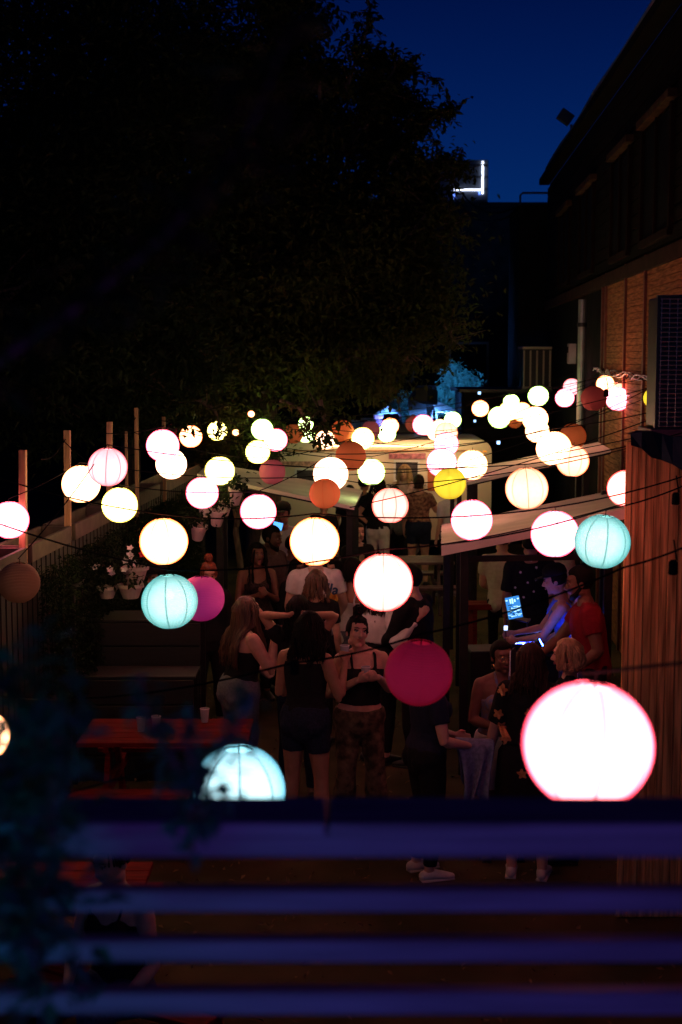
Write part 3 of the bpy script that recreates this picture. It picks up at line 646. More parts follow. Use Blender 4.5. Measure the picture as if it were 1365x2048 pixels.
# black slatted booth fronts on the left
M_booth = mat('booth_black', (.009, .007, .007), .6, .4, 8, stretch=(.5, 5, 5))
def booth(label, x0, x1, Y, ztop, n, dep=.5):
    a = P(x0, 1200, Y).x; b = P(x1, 1200, Y).x; t = empty('black_booth', ((a + b) / 2, Y, 0), 0, label, 'booth', 'black booths along the left side'); W_ = b - a; hs = ztop / n
    for i in range(n):
        bm = NB(); box(bm, (0, 0, hs * (i + .5)), (W_, .03, hs - .012), bev=.003); obj('board', bm, M_booth, t)
    for s in (-1, 1):
        bm = NB(); box(bm, (s * (W_ / 2 - .04), .045, ztop / 2), (.07, .06, ztop)); obj('post', bm, M_booth, t)
    bm = NB(); box(bm, (0, dep / 2, ztop + .012), (W_ + .04, dep, .024), bev=.003); obj('top_board', bm, M_booth, t)
    bm = NB(); box(bm, (0, dep - .02, ztop / 2 - .01), (W_, .03, ztop - .03)); obj('back_board', bm, M_booth, t)
    return t
booth('low black booth front below the cyan lantern', 165, 400, 12.6, 1.28, 6)
booth('black booth front nearer to the viewer at the left', 60, 385, 12.0, .9, 4, .42)
booth('tall black box behind the brown unlit lantern', 40, 150, 11.9, 1.7, 8, .4)

def cup(loc, label, m, liquid=None, h=.11, r=.038, group=None, straw=True):
    t = empty('plastic_cup', loc, 0, label, 'cup', group)
    bm = NB(); lathe(bm, [(r * .72, 0), (r, h), (r * .93, h), (r * .68, .004)], 14, capb=True); obj('shell', bm, m, t, smooth=False)
    bm = NB(); lathe(bm, [(r * .69, .006), (r * .85, h * .6)], 14, capb=True, capt=True); obj('drink', bm, liquid or mat('pale_drink', (.6, .45, .35), .2), t)
    bm = NB(); lathe(bm, [(r * .98, h - .004), (r * 1.06, h), (r * .98, h + .003)], 14); obj('rim', bm, M_white, t)
    if straw:
        bm = NB(); tube(bm, [(0, 0, .02), (.03, .01, h + .06)], .003, 5); obj('straw', bm, M_black, t)
    return t
M_clear = mat('clear_plastic', (.5, .5, .52), .15, spec=.8)
cup(Z(410, 1444, .752), 'pale filled plastic cup at the right end of the red table', M_clear, group=None, straw=False)
cup(Z(283, 1462, .752), 'empty cup with black straw left of another on the red table', M_clear, mat('dark_drink', (.05, .02, .02), .2))
cup(Z(313, 1460, .752), 'second empty cup with black straw on the red table', M_clear, MATS['dark_drink'])
cup(Z(492, 1243, .95) if False else P(565, 1208, 13.6), 'small clear cup held beside the lace top woman', M_clear, straw=False) if False else None

# flower pots, hanging and standing
def pot(p, label, flowers=None, r=.09, h=.15, tilt=0, rim=.1):
    t = empty('flower_pot', p, 0, label, 'flower pot', 'white plant pots on the left side'); t.rotation_euler = (tilt, tilt * .5, 0)
    bm = NB(); lathe(bm, [(r * .65, 0), (r, h), (r * 1.12, h), (r * 1.12, h + .03), (r * .9, h + .03), (r * .85, h - .03)], 14, capb=True, capt=True); obj('pot', bm, M_terra, t)
    rr_ = random.Random(int(p.x * 1000) % 997)
    leaves('foliage', 90, lambda: V(rr_.gauss(0, r), rr_.gauss(0, r), h + .05 + abs(rr_.gauss(0, .06))), .07, M_leaf2, t, rr_)
    if flowers:
        for m_, k in flowers:
            for _ in range(k):
                c = V(rr_.gauss(0, r * 1.2), -.03 + rr_.gauss(0, r * .6), h + .1 + rr_.random() * .12); bm = NB(); ctr = bm.verts.new(c)
                n = 5; q = Matrix.Rotation(rr_.uniform(.6, 1.3), 3, 'X') @ Matrix.Rotation(rr_.uniform(0, 1), 3, 'Z')
                ring = [bm.verts.new(c + q @ V(math.cos(a * math.pi / n) * (.038 if a % 2 == 0 else .024), math.sin(a * math.pi / n) * (.038 if a % 2 == 0 else .024), .012 if a % 2 == 0 else .004)) for a in range(2 * n)]
                for a in range(2 * n): bm.faces.new((ctr, ring[a], ring[(a + 1) % (2 * n)]))
                obj('flower', bm, m_, t)
    return t
M_fw = mat('white_petal', (.8, .72, .7), .7); M_frd = mat('red_petal', (.5, .02, .02), .7)
pot(P(270, 1165, 12.9), 'pot with white petunias and a red bloom behind the cyan lantern', [(M_fw, 7), (M_frd, 3)], .12, .12)
pot(P(262, 1196, 12.8), 'low pot with three white petunias on the booth top', [(M_fw, 2)], .11, .1)
pot(P(215, 1196, 12.8), 'pot with a pair of white petunias at the left end', [(M_fw, 5)], .09, .08)
pot(P(470, 1008, 14.2), 'white pot hanging beside the pink lantern', None, .07, .14, .25)
pot(P(433, 1050, 14.0), 'tilted white pot hanging under the pink lantern', None, .08, .14, .3)
pot(P(412, 1038, 14.1), 'half hidden white pot hanging at the left of the row', None, .06, .12, -.3)
pot(P(449, 1030, 14.3), 'white pot hanging above the tilted pot', None, .07, .12, .2)
pot(P(395, 1078, 14.0), 'dim brown pot hanging lowest in the row', None, .08, .13, .35)

# DJ desk with laptop and controller
dj = Z(1085, 1300, .92); DJ = empty('dj_table', (dj.x + .1, dj.y + .15, 0), 0, 'black desk with DJ gear under the near canopy', 'table')
bm = NB(); box(bm, (0, 0, .9), (.95, .6, .03), bev=.004); obj('top', bm, M_black, DJ)
for x in (-.42, .42):
    for y in (-.25, .25):
        bm = NB(); box(bm, (x, y, .44), (.04, .04, .88)); obj('leg', bm, M_black, DJ)
bm = NB(); box(bm, (0, -.28, .6), (.9, .015, .5)); obj('front_cloth', bm, M_black, DJ)
# laptop on a raised stand, its lit face seen from the left side
lp = P(1028, 1215, 13.2); LP = empty('laptop', lp, R(-16), 'open laptop with glowing blue mixing screen on a stand', 'laptop')
Rl = Matrix.Rotation(R(-14), 3, 'Y') @ Matrix.Rotation(R(-12), 3, 'X')
bm = NB(); box(bm, Rl @ V(0, .008, 0), (.145, .01, .215), Rl, .003); obj('lid', bm, M_dmetal, LP)
M_scr = mat('screen_blue', (.0, .0, .02), emis=(.05, .35, 1.0), estr=1.0); M_scr2 = mat('screen_white', (.1, .1, .1), emis=(.45, .8, 1.0), estr=2.2); M_scrd = mat('screen_dark', (.0, .0, .0), emis=(.0, .03, .15), estr=.5)
bm = NB(); box(bm, Rl @ V(0, 0, 0), (.135, .004, .205), Rl); scr = obj('screen', bm, M_scr, LP)
sr = random.Random(4)
bm = NB()
for k in range(26):
    x = sr.uniform(-.055, .055); z = sr.uniform(-.09, .02); box(bm, Rl @ V(x, -.004, z), (sr.uniform(.012, .04), .002, .005), Rl)
for x in (-.02, 0, .022):
    box(bm, Rl @ V(x, -.004, .062), (.013, .002, sr.uniform(.025, .05)), Rl)
for x in (-.055, .055): box(bm, Rl @ V(x, -.004, .075), (.018, .002, .012), Rl)
obj('screen_lines', bm, M_scr2, scr)
bm = NB()
for k in range(14): box(bm, Rl @ V(sr.uniform(-.05, .05), -.0055, sr.uniform(-.09, .03)), (.016, .002, .008), Rl)
obj('screen_gaps', bm, M_scrd, scr)
bm = NB(); box(bm, V(.04, .08, -.12), (.2, .16, .014), Matrix.Rotation(R(10), 3, 'Y'), .003); obj('keyboard', bm, M_dmetal, LP)
st = empty('laptop_stand', (lp.x, lp.y + .08, 0), 0, 'black folding stand under the glowing laptop', 'stand')
bm = NB()
for s in (-.08, .12): tube(bm, [(s, -.06, .915), (s + .03, .06, lp.z - .15), (s + .06, .1, lp.z - .14)], .008, 5)
obj('arm', bm, M_dmetal, st)
ct = Z(1062, 1290, .96); CT = empty('dj_controller', (ct.x + .05, ct.y + .08, .93), R(-12), 'DJ controller with bright blue lights on the desk', 'controller')
bm = NB(); box(bm, (0, 0, .02), (.42, .26, .04), bev=.004); obj('case', bm, M_dmetal, CT)
M_bl = mat('blue_led', (.1, .1, 1), emis=(.03, .06, 1.0), estr=45); M_wl = mat('white_led', (.6, .7, 1), emis=(.3, .4, 1.0), estr=40)
for x in (-.1, .1):
    bm = NB(); lathe(bm, [(.055, .041), (.055, .052), (.05, .054)], 18, (x, -.0, 0), capt=True); obj('jog_wheel', bm, M_metal, CT)
    bm = NB(); lathe(bm, [(.06, .0415), (.066, .045), (.06, .046)], 18, (x, 0, 0)); obj('ring_light', bm, M_bl if x < 0 else M_wl, CT)
for k in range(10):
    bm = NB(); box(bm, (-.17 + (k % 5) * .022 + (k // 5) * .24, -.09, .044), (.014, .014, .008)); obj('pad', bm, M_wl if k % 3 == 0 else M_bl, CT)
bm = NB(); box(bm, (-.02, .1, .046), (.3, .012, .012)); obj('added_light_bar', bm, M_bl, CT)  # glowing bar added to throw more blue on the DJ
ph = P(1012, 1256, 13.0); PH = empty('phone', ph, 0, 'small bright phone screen clipped near the laptop stand', 'phone')
bm = NB(); box(bm, (0, .006, 0), (.04, .008, .05), bev=.002); obj('case', bm, M_dmetal, PH); bm = NB(); box(bm, (0, 0, 0), (.034, .003, .042)); obj('screen', bm, mat('phone_glow', (.5, .6, 1), emis=(.5, .65, 1), estr=3), PH)
bm = NB(); tube(bm, [(0, .01, -.02), (.02, .05, .93 - ph.z)], .005, 5); obj('clip', bm, M_dmetal, PH)
for x_, y_, l_ in ((687, 866, 'left'), (893, 872, 'right')): blue_lamp(P(x_, y_, 22.8), l_ + ' added warm fill lamp behind the lanterns brightening the trailer', .2, mat('warm_fill', (1, .8, .5), emis=(1, .62, .36), estr=170), aim=(.12 if x_ < 800 else -.05, 1, -.22))  # hidden floods added to brighten the trailer front
blue_lamp(P(1078, 1289, 12.45), 'added blue fill lamp low by the mixing desk shining on the DJ', .07, mat('desk_blue_fill', (.1, .1, 1), emis=(.03, .10, 1.0), estr=150), aim=(.9, -.05, .5), doors=False)  # lamp put in to strengthen the blue on the DJ
sp = Z(965, 1440, 0); SPK = empty('loudspeaker', (Z(960, 1300, .9).x + .02, 12.9, 0), .1, 'black loudspeaker box behind the woman with glasses', 'loudspeaker')
bm = NB(); box(bm, (0, 0, .5), (.34, .34, .98), bev=.01); obj('cabinet', bm, M_black, SPK)
bm = NB(); lathe(bm, [(.02, 0), (.11, .02), (.12, .0)], 18); bm.transform(Matrix.Translation((0, -.172, .35)) @ Matrix.Rotation(math.pi / 2, 4, 'X')); obj('cone', bm, M_dmetal, SPK)
# shoulder-high phone of the far man: blue screen
# small blue signal lamp at the left
blue_lamp(P(66, 1199, 11.5), 'tiny bright blue pilot lamp by the brown lantern', .022, mat('pilot_blue', (.1, .1, 1), emis=(.15, .2, 1.0), estr=10), aim=(0, -1, 0))

# LED washes on the deck floor that colour the railing (below the frame)
def wash(p, label, m, aim, size=(.3, .12)):
    t = empty('led_wash_lamp', p, 0, label, 'lamp'); q = Vector(aim).to_track_quat('Y', 'Z').to_matrix()
    bm = NB(); box(bm, (0, 0, 0), (size[0] * 1.1, .1, size[1] * 1.2), q, .01); obj('housing', bm, M_dmetal, t)
    bm = NB(); box(bm, q @ V(0, .053, 0), (size[0], .005, size[1]), q); obj('lens', bm, m, t)
    bm = NB(); tube(bm, [(0, 0, -.05), (0, 0, 2.05 - p[2])], .012, 6); obj('stand', bm, M_dmetal, t); return t
wash((.15, 1.2, 2.60), 'blue LED wash lamp standing on the deck floor', mat('wash_blue', (.1, .1, 1), emis=(.05, .04, 1.0), estr=3.4), (0, 1, .12))
wash((.12, .5, 3.16), 'purple LED wash lamp on a tall stand before the railing', mat('wash_purple', (.5, .1, 1), emis=(.40, .07, 1.0), estr=17), (.0, 1, -.28))
wash((-.95, .9, 2.65), 'cyan LED wash lamp under the railing plant', mat('wash_cyan', (.1, .8, 1), emis=(.0, .45, .8), estr=26), (.25, 1, .35), (.2, .1))

# foreground plant at the left of the railing
def sprig(pts, n, leaf, rad, seed, parent, base, m=M_leaf3):
    r = random.Random(seed); bm = NB(); q = [p - base for p in pts]; tube(bm, q, [.006 - .004 * i / (len(q) - 1) for i in range(len(q))], 5); obj('stem', bm, M_bark, parent)
    segs = list(zip(q, q[1:]))
    def smp():
        a, b = r.choice(segs); return a.lerp(b, r.random()) + V(r.gauss(0, rad), r.gauss(0, rad), r.gauss(0, rad))
    leaves('foliage', n, smp, leaf, m, parent, r, .2)
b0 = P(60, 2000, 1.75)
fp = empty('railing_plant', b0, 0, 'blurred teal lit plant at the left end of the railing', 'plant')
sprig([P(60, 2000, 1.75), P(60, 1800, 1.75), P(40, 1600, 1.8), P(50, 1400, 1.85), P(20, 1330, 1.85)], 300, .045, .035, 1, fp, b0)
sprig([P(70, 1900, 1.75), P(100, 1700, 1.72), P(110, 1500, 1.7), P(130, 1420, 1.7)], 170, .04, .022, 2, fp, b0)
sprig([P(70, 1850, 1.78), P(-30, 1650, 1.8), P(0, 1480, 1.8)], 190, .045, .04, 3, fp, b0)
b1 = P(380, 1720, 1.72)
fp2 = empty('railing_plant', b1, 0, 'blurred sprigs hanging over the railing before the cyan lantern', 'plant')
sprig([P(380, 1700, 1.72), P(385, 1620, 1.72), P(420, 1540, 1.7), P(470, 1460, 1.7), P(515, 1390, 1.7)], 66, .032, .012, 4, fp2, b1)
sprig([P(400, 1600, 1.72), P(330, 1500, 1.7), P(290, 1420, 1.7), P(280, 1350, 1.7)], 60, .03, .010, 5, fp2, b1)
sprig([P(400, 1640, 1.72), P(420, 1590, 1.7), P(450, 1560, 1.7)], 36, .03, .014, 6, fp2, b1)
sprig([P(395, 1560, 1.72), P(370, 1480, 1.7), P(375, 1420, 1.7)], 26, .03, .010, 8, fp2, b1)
b2 = P(-60, 900, 1.5)
br_ = empty('near_branch', b2, 0, 'very blurred dark branch hanging close to the viewer upper left', 'branch')
sprig([P(-60, 760, 1.5), P(120, 640, 1.5), P(300, 500, 1.5), P(420, 380, 1.5), P(520, 220, 1.5), P(580, 60, 1.5)], 150, .05, .022, 7, br_, b2, M_leaf2)
# ================================================================== PAPER LANTERNS
WARM = (1.0, .58, .34); PINK = (1.0, .28, .36); WHITE = (1.0, .66, .46); ORNG = (1.0, .42, .20); GRN = (.80, 1.0, .44); YEL = (1.0, .82, .32); RED = (1.0, .24, .20); CYAN = (.30, .92, .92)
KK = 12.0
LM = {
 'pinkbig': lantern_mat('paper_pink_near', (1.0, .30, .36), 9.0, .10, .42, rimcol=(1, .03, .12)), 'pink': lantern_mat('paper_pink', PINK, KK, rimcol=(1, .03, .10)), 'pinks': lantern_mat('paper_pink_soft', (1.0, .46, .50), 3.2, .35, .32, rimcol=(1, .08, .14)), 'white': lantern_mat('paper_white', WHITE, KK, rimcol=(1, .45, .25)), 'warm': lantern_mat('paper_warm', WARM, KK, rimcol=(1, .38, .10)),
 'orange': lantern_mat('paper_orange', ORNG, KK, rimcol=(1, .16, .01)), 'oranges': lantern_mat('paper_orange_soft', (1.0, .50, .32), 4.2, .4, .45, rimcol=(1, .18, .03)), 'green': lantern_mat('paper_green', GRN, KK, rimcol=(.35, .9, .05)), 'yellow': lantern_mat('paper_yellow', YEL, KK, rimcol=(.8, .75, .02)), 'red': lantern_mat('paper_red', RED, KK, rimcol=(1, .01, .03)), 'reds': lantern_mat('paper_red_soft', (1.0, .42, .34), 4.0, .3, .35, rimcol=(1, .03, .02)),
 'cyan': lantern_mat('paper_cyan', (.62, 1.0, .97), 1.75, .25, .22, .03, rimcol=(.06, .55, .58), soft=.12), 'cyanw': lantern_mat('paper_cyan_bright', (.60, .93, 1.0), 2.6, .3, .25, rimcol=(.05, .45, .65), soft=.2),
 'yels': lantern_mat('paper_yellow_dim', (1.0, .86, .06), 1.1, .6, .6, .06, rimcol=(.75, .55, .0)), 'deep': lantern_mat('paper_deep_orange_lit', (.85, .20, .06), .55, .7, .6, .08),
 'uglow_orange': lantern_mat('paper_unlit_orange_glow', (1, .26, .07), .24, 1, .9, 0, (.75, .22, .08)), 'uglow_red': lantern_mat('paper_unlit_red_glow', (.8, .12, .10), .09, 1, .9, 0, (.55, .10, .10)),  # unlit paper: faint emission stands in for light from neighbouring lanterns
 'uglow_pink': lantern_mat('paper_unlit_pink_glow', (1, .28, .30), .16, 1, .85, 0, (.70, .18, .22)), 'uglow_mag': lantern_mat('paper_unlit_magenta_glow', (.9, .03, .16), .17, .75, .9, 0, (.9, .08, .25)), 'uglow_mag2': lantern_mat('paper_unlit_violet_glow', (.75, .05, .42), .22, .8, .9, 0, (.8, .16, .7)),  # these unlit papers also get a little glow put into them
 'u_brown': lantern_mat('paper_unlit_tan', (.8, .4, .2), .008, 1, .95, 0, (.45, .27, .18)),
}
def globe_mesh(kind_):
    bm = NB(); n = 24; prof = []
    for i in range(17):
        th = R(20) + (math.pi - R(38)) * i / 16; prof.append((math.sin(th) * .5, -math.cos(th) * .485))
    prof = prof[::1]
    rings = []
    for (r, z) in prof:
        ring = []
        for k in range(n):
            a = k * 2 * math.pi / n; f = 1 - .012 * abs(math.cos(4 * a)) ** 6
            ring.append(bm.verts.new((r * f * math.cos(a), r * f * math.sin(a), z)))
        rings.append(ring)
    for a, b in zip(rings, rings[1:]):
        for k in range(n): bm.faces.new((a[k], a[(k + 1) % n], b[(k + 1) % n], b[k]))
    me = tomesh(bm, LM[kind_], True, 'paper_globe'); return me
GM = {k: globe_mesh(k) for k in LM}
def mk(fn_, m):
    bm = NB(); fn_(bm); return tomesh(bm, m, False)
def _spr(bm):
    tube(bm, [(.17, 0, .44), (.1, 0, .47), (0, 0, .49), (-.1, 0, .47), (-.17, 0, .44)], .006, 4); tube(bm, [(.17, 0, .44), (.04, 0, .1), (.02, 0, -.44)], .004, 4); tube(bm, [(-.17, 0, .44), (-.04, 0, .1), (-.02, 0, -.44)], .004, 4)
    tube(bm, [(0, 0, .49), (0, 0, .54), (.02, 0, .56)], .005, 4)
def _ring(bm):
    tube(bm, [(.17 * math.cos(a * math.pi / 8), .17 * math.sin(a * math.pi / 8), .441) for a in range(17)], .006, 4, False); tube(bm, [(.15 * math.cos(a * math.pi / 8), .15 * math.sin(a * math.pi / 8), -.446) for a in range(17)], .006, 4, False)
def _sock(bm): lathe(bm, [(.03, .22), (.045, .24), (.045, .36), (.02, .4)], 8, capb=True, capt=True); tube(bm, [(0, 0, .38), (0, 0, .56)], .008, 4)
def _bulb(bm): lathe(bm, [(.01, .02), (.07, .06), (.085, .12), (.05, .2), (.03, .23)], 10, capb=True, capt=True)
SPR = mk(_spr, M_cable); RNG = mk(_ring, M_cable); SOK = mk(_sock, M_cable); BLB_ON = mk(_bulb, mat('bulb_lit', (1, .9, .8), emis=(1, .85, .65), estr=9)); BLB_OFF = mk(_bulb, mat('bulb_off', (.25, .22, .2), .2))

# px, py, diameter px, paper, distance (None: from the 30 cm globe), label
LN = [
 (20,1040,78,'pink',None,'pink rimmed lantern cut by the left edge beside the first fence post'),
 (163,968,78,'warm',None,'warm white lantern in front of the second fence post'),
 (216,934,80,'pinks',None,'soft pink lantern with clear seams by the third fence post'),
 (240,1010,73,'yellow',None,'yellow rimmed lantern below the soft pink seamed one'),
 (326,891,67,'pink',None,'pink rimmed lantern above the overlapping white one, right of the fence posts'),
 (343,928,63,'white',None,'white lantern overlapping the lower edge of the pink rimmed one'),
 (382,873,46,'orange',None,'small orange rimmed lantern right of the overlapping left pair'),
 (350,862,32,'uglow_red',None,'small unlit dark red lantern hidden behind the left pair'),
 (405,986,66,'pink',None,'pink lantern overlapping the lower left of the pale yellow one'),
 (440,942,60,'yellow',None,'pale yellow lantern above the pink one, before the left canopy'),
 (328,1083,98,'orange',None,'large warm lantern with orange rim at the left above the flowers'),
 (517,1023,73,'pink',None,'pink lantern with faint seams below the left canopy'),
 (525,859,44,'green',None,'topmost green rimmed lantern of the trio above the left canopy'),
 (516,904,49,'yellow',None,'lowest pale lantern of the trio above the left canopy'),
 (552,880,47,'pink',None,'pink lantern of the trio, touching the unlit orange one'),
 (545,944,53,'uglow_pink',14.4,'unlit dusty pink lantern in front of the left canopy'),
 (587,868,41,'uglow_orange',None,'small unlit rust lantern right of the lit trio'),
 (612,868,36,'green',None,'small green rimmed lantern half hidden by the rust one and leaves'),
 (662,948,71,'white',11.8,'white lantern behind the dim orange seamed one'),
 (650,987,63,'deep',11.5,'dim orange lantern with dark seams in front of a white one'),
 (630,1083,101,'orange',None,'large warm lantern with orange rim in the centre over a white shirt'),
 (38,1165,86,'u_brown',None,'unlit tan lantern at the left edge under the fence'),
 (340,1203,115,'cyan',None,'cyan lantern with dark seams at the left'),
 (403,1197,96,'uglow_mag2',8.6,'unlit magenta lantern tucked behind the left cyan one'),
 (685,862,46,'uglow_orange',None,'unlit orange lantern over the trailer roof, left of a lit one'),
 (702,912,62,'uglow_orange',None,'larger unlit orange lantern below another at the trailer'),
 (726,877,46,'yellow',None,'pale yellow lantern between unlit orange and brown ones'),
 (742,860,38,'uglow_pink',None,'unlit brownish pink lantern behind the pale yellow one'),
 (781,852,34,'orange',None,'upper small lantern of the pair right of centre above the trailer'),
 (774,867,37,'green',None,'lower green rimmed lantern of the pair above the trailer'),
 (743,944,55,'green',None,'white green lantern alone before the trailer front'),
 (781,1011,74,'reds',None,'red rimmed lantern with brown seams in front of the far couple'),
 (847,850,43,'pink',None,'pink lantern at the left of the bright cluster above the trailer'),
 (829,848,36,'uglow_red',None,'unlit red lantern peeking out behind the pink one'),
 (872,864,36,'warm',None,'small white lantern low in the cluster beside the pink one'),
 (893,866,46,'oranges',None,'soft orange lantern in the middle of the trailer cluster'),
 (906,840,34,'green',None,'small topmost lantern of the trailer cluster'),
 (880,853,30,'warm',None,'small half hidden lantern inside the trailer cluster'),
 (893,888,50,'pink',None,'white pink lantern in the column over the trailer roof'),
 (884,925,61,'pink',None,'pink rimmed lantern at the foot of the column over the trailer'),
 (945,930,62,'warm',None,'white lantern in front of the trailer right end'),
 (900,967,66,'yels',None,'dim yellow lantern with seams below the column'),
 (944,1040,85,'pink',None,'pink lantern at the left end of the near canopy'),
 (1054,977,87,'oranges',None,'soft orange lantern with seams above the near canopy'),
 (767,1165,121,'red',None,'large white hot lantern with red rim in front of the hugging couple'),
 (961,817,34,'orange',None,'small orange rimmed lantern alone under the turquoise tree'),
 (1023,804,32,'green',None,'small green rimmed lantern on top of the right cluster'),
 (999,835,45,'green',None,'green rimmed lantern at the left of the right cluster'),
 (1018,822,40,'yellow',None,'pale yellow lantern inside the right cluster'),
 (1044,824,40,'orange',None,'orange rimmed lantern inside the right cluster'),
 (1030,842,30,'uglow_orange',None,'tiny unlit orange lantern under the right cluster'),
 (1077,792,41,'green',None,'green white lantern alone below the condenser'),
 (1071,838,52,'warm',None,'warm white lantern at the right of the right cluster'),
 (1075,862,48,'warm',None,'white lantern directly below the warm one of the right cluster'),
 (1108,897,71,'warm',None,'big white lantern left of the red rimmed one over the far canopy'),
 (1146,873,54,'uglow_orange',14.6,'unlit deep orange lantern behind the big white one'),
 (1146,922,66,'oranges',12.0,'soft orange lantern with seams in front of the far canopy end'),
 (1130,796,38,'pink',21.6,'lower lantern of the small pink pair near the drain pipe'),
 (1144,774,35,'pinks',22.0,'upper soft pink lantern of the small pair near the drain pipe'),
 (1188,797,52,'uglow_red',None,'unlit maroon lantern by the drain pipe'),
 (1211,768,36,'orange',17.5,'left lantern of the pair glowing under the wire bundle'),
 (1234,784,40,'oranges',17.6,'orange lantern peeking out behind the pink one at the siding'),
 (1236,798,49,'pink',None,'pink lantern hanging in front of the siding'),
 (1308,796,42,'yels',13.2,'yellow lantern half hidden by the air conditioner'),
 (1356,894,44,'oranges',10.9,'orange lantern under the air conditioner shelf at the edge'),
 (1252,977,76,'red',None,'red rimmed lantern cut off by the plank wall'),
 (1110,1068,98,'pink',None,'pink rimmed lantern left of the right cyan one'),
 (1205,1083,113,'cyan',None,'cyan lantern with dark seams beside the plank wall'),
 (838,1345,140,'uglow_mag',None,'large unlit crimson lantern in front of the woman with the bun'),
 (1176,1490,270,'pinkbig',None,'largest glowing lantern with pink rim right above the railing'),
 (478,1582,194,'cyanw',None,'blurred cyan lantern sinking behind the railing at the left'),
 (-32,1472,108,'warm',None,'warm lantern cut by the left edge behind the plant'),
 (435,862,40,'yellow',17.6,'yellow lantern broken up by leaves left of the trio'),
 (651,880,40,'warm',17.6,'warm lantern broken up by leaves over the trailer roof'),
 (612,848,30,'green',19.4,'small lantern broken up by leaves above the rust one'),
 (503,828,13,'orange',19.4,'tiny orange lamp in the shrub above the trio'),
 (472,865,13,'orange',19.4,'tiny orange lamp in the shrub left of the trio'),
]
lanterns = []
for i, (px, py, d, kd, Y, lb) in enumerate(LN):
    dep = min(24.3, Y or .30 * FPX / d)
    c = P(px, py, dep); dia = d * dep / FPX * (1.0 / 1.0) * (ray(px, py).length ** 0)
    e = empty('paper_lantern', c, 0, lb, 'lantern', 'paper lanterns strung over the yard'); e.scale = (dia,) * 3
    rz_ = R((i * 47) % 45); sw = R(rnd.uniform(-5, 5))
    e.rotation_euler = (sw, R(rnd.uniform(-6, 6)), rz_)
    g = link('paper_globe', GM[kd], e)
    link('spreader', SPR, e); link('rim_wire', RNG, e); link('socket', SOK, e)
    if kd in ('yels', 'cyan', 'deep', 'pinks') or d > 180: link('bulb', BLB_ON if kd != 'deep' else BLB_OFF, e)
    lanterns.append((c.x, c.y, c.z + .56 * dia, d, px))
# strings: lanterns of like distance share one cable between the fence and the facade
def cable(pts, label, r=.007, sag=.03):
    out = []
    for a, b in zip(pts, pts[1:]):
        a = Vector(a); b = Vector(b); n = 8; s = min(.25, sag * (b - a).length)
        for k in range(n): t = k / n; out.append(a.lerp(b, t) - V(0, 0, s * 4 * t * (1 - t)))
    out.append(Vector(pts[-1])); bm = NB(); o0 = out[0]; tube(bm, [p - o0 for p in out], r, 5)
    # unused sockets along the cable
    rr_ = random.Random(len(label) * 7 + len(pts))
    o = obj('string_cable', bm, M_cable, None, o0); tag(o, label, 'cable', 'black cables carrying the lanterns')
    return o
def wallx(Y): return (P(1250, 900, 9).x + .5) if Y < 9 else F(max(Y, 13), 0).x
def leftx(Y): return L(max(Y, 11), 0).x + .06
bins = [(3.0, 3.6), (4.0, 5.0), (5.8, 6.6), (6.6, 7.9), (8.0, 9.3), (9.3, 10.8), (10.8, 11.65), (11.65, 12.6), (12.6, 13.7), (13.7, 15.2), (15.2, 16.8), (16.8, 18.2), (18.2, 19.8), (19.8, 22), (22, 30)]
names = ['cable of the nearest lantern at the right end of the railing', 'cable of the cyan lantern sinking behind the railing', 'blurred cable carrying the crimson lantern', 'cable carrying the cyan lanterns and the red rimmed one', 'cable carrying the two big orange rimmed lanterns', 'cable carrying the pink lantern at the near canopy',
         'cable running past the first fence post', 'cable with the yellow rimmed lantern by the fence', 'cable carrying the dim yellow lantern', 'cable in front of the left canopy', 'cable in front of the trailer windows', 'cable crossing the trailer roof trim', 'cable crossing above the trailer roof', 'high cable of the bright right cluster', 'farthest high cable above the trailer']
for (a, b), nm in zip(bins, names):
    ps_ = sorted([l for l in lanterns if a <= l[1] < b and l[3] > 20])
    if not ps_: continue
    chain = [ps_[0]]
    for q in ps_[1:]:
        if q[0] - chain[-1][0] > .42: chain.append(q)
        elif q[2] > chain[-1][2]: chain[-1] = q
    if len(chain) > 3:      # lanterns far below the run of the cable hang on their own drop wire
        X_ = [q[0] for q in chain]; Z_ = [q[2] for q in chain]; n_ = len(chain); mx_ = sum(X_) / n_; mz_ = sum(Z_) / n_; sl_ = sum((x - mx_) * (z - mz_) for x, z in zip(X_, Z_)) / sum((x - mx_) ** 2 for x in X_)
        chain = [q for q in chain if abs(q[2] - mz_ - sl_ * (q[0] - mx_)) < .2] or chain
    Ym = sum(q[1] for q in ps_) / len(ps_); pts = []
    lft = V(leftx(Ym), Ym + .2, 2.95 if Ym > 9 else 3.0); 
    if Ym < 6: lft = V(-2.6, Ym + 1, 2.9)
    rt = V(wallx(Ym), Ym - .6, 3.45)
    if Ym < 6.6: rt = V(2.6, Ym + .1, {True: 3.35, False: 3.3}[Ym < 5])
    elif Ym < 9.3: rt = V(2.4, 8.6, 3.05)
    if Ym < 3.6: chain = [(chain[0][0] - .02, chain[0][1], chain[0][2], 0, 0)] + chain; lft = chain[0][:3]; lft = V(*lft)
    if 5.8 < Ym < 6.6: pts += [P(-60, 1385, 8.0), P(585, 1326, 5.9)]; lft = V(9, 9, 9)
    if chain[0][0] > lft.x + .3: pts.append(lft)
    pts += [V(q[0], q[1], q[2]) for q in chain]
    if 4 < Ym < 5: rt = V(chain[-1][0], 0, 0); pts[0] = P(-150, 1640, 4.2)
    if 5.8 < Ym < 6.6: pts += [P(1250, 1134, 6.2), P(1400, 1080, 6.2)]; rt = V(-9, 0, 0)
    if chain[-1][0] < rt.x - .2: pts.append(rt)
    cable(pts, nm, .0048 if 5 < Ym < 9 else (.004 if Ym < 5 else .0042))
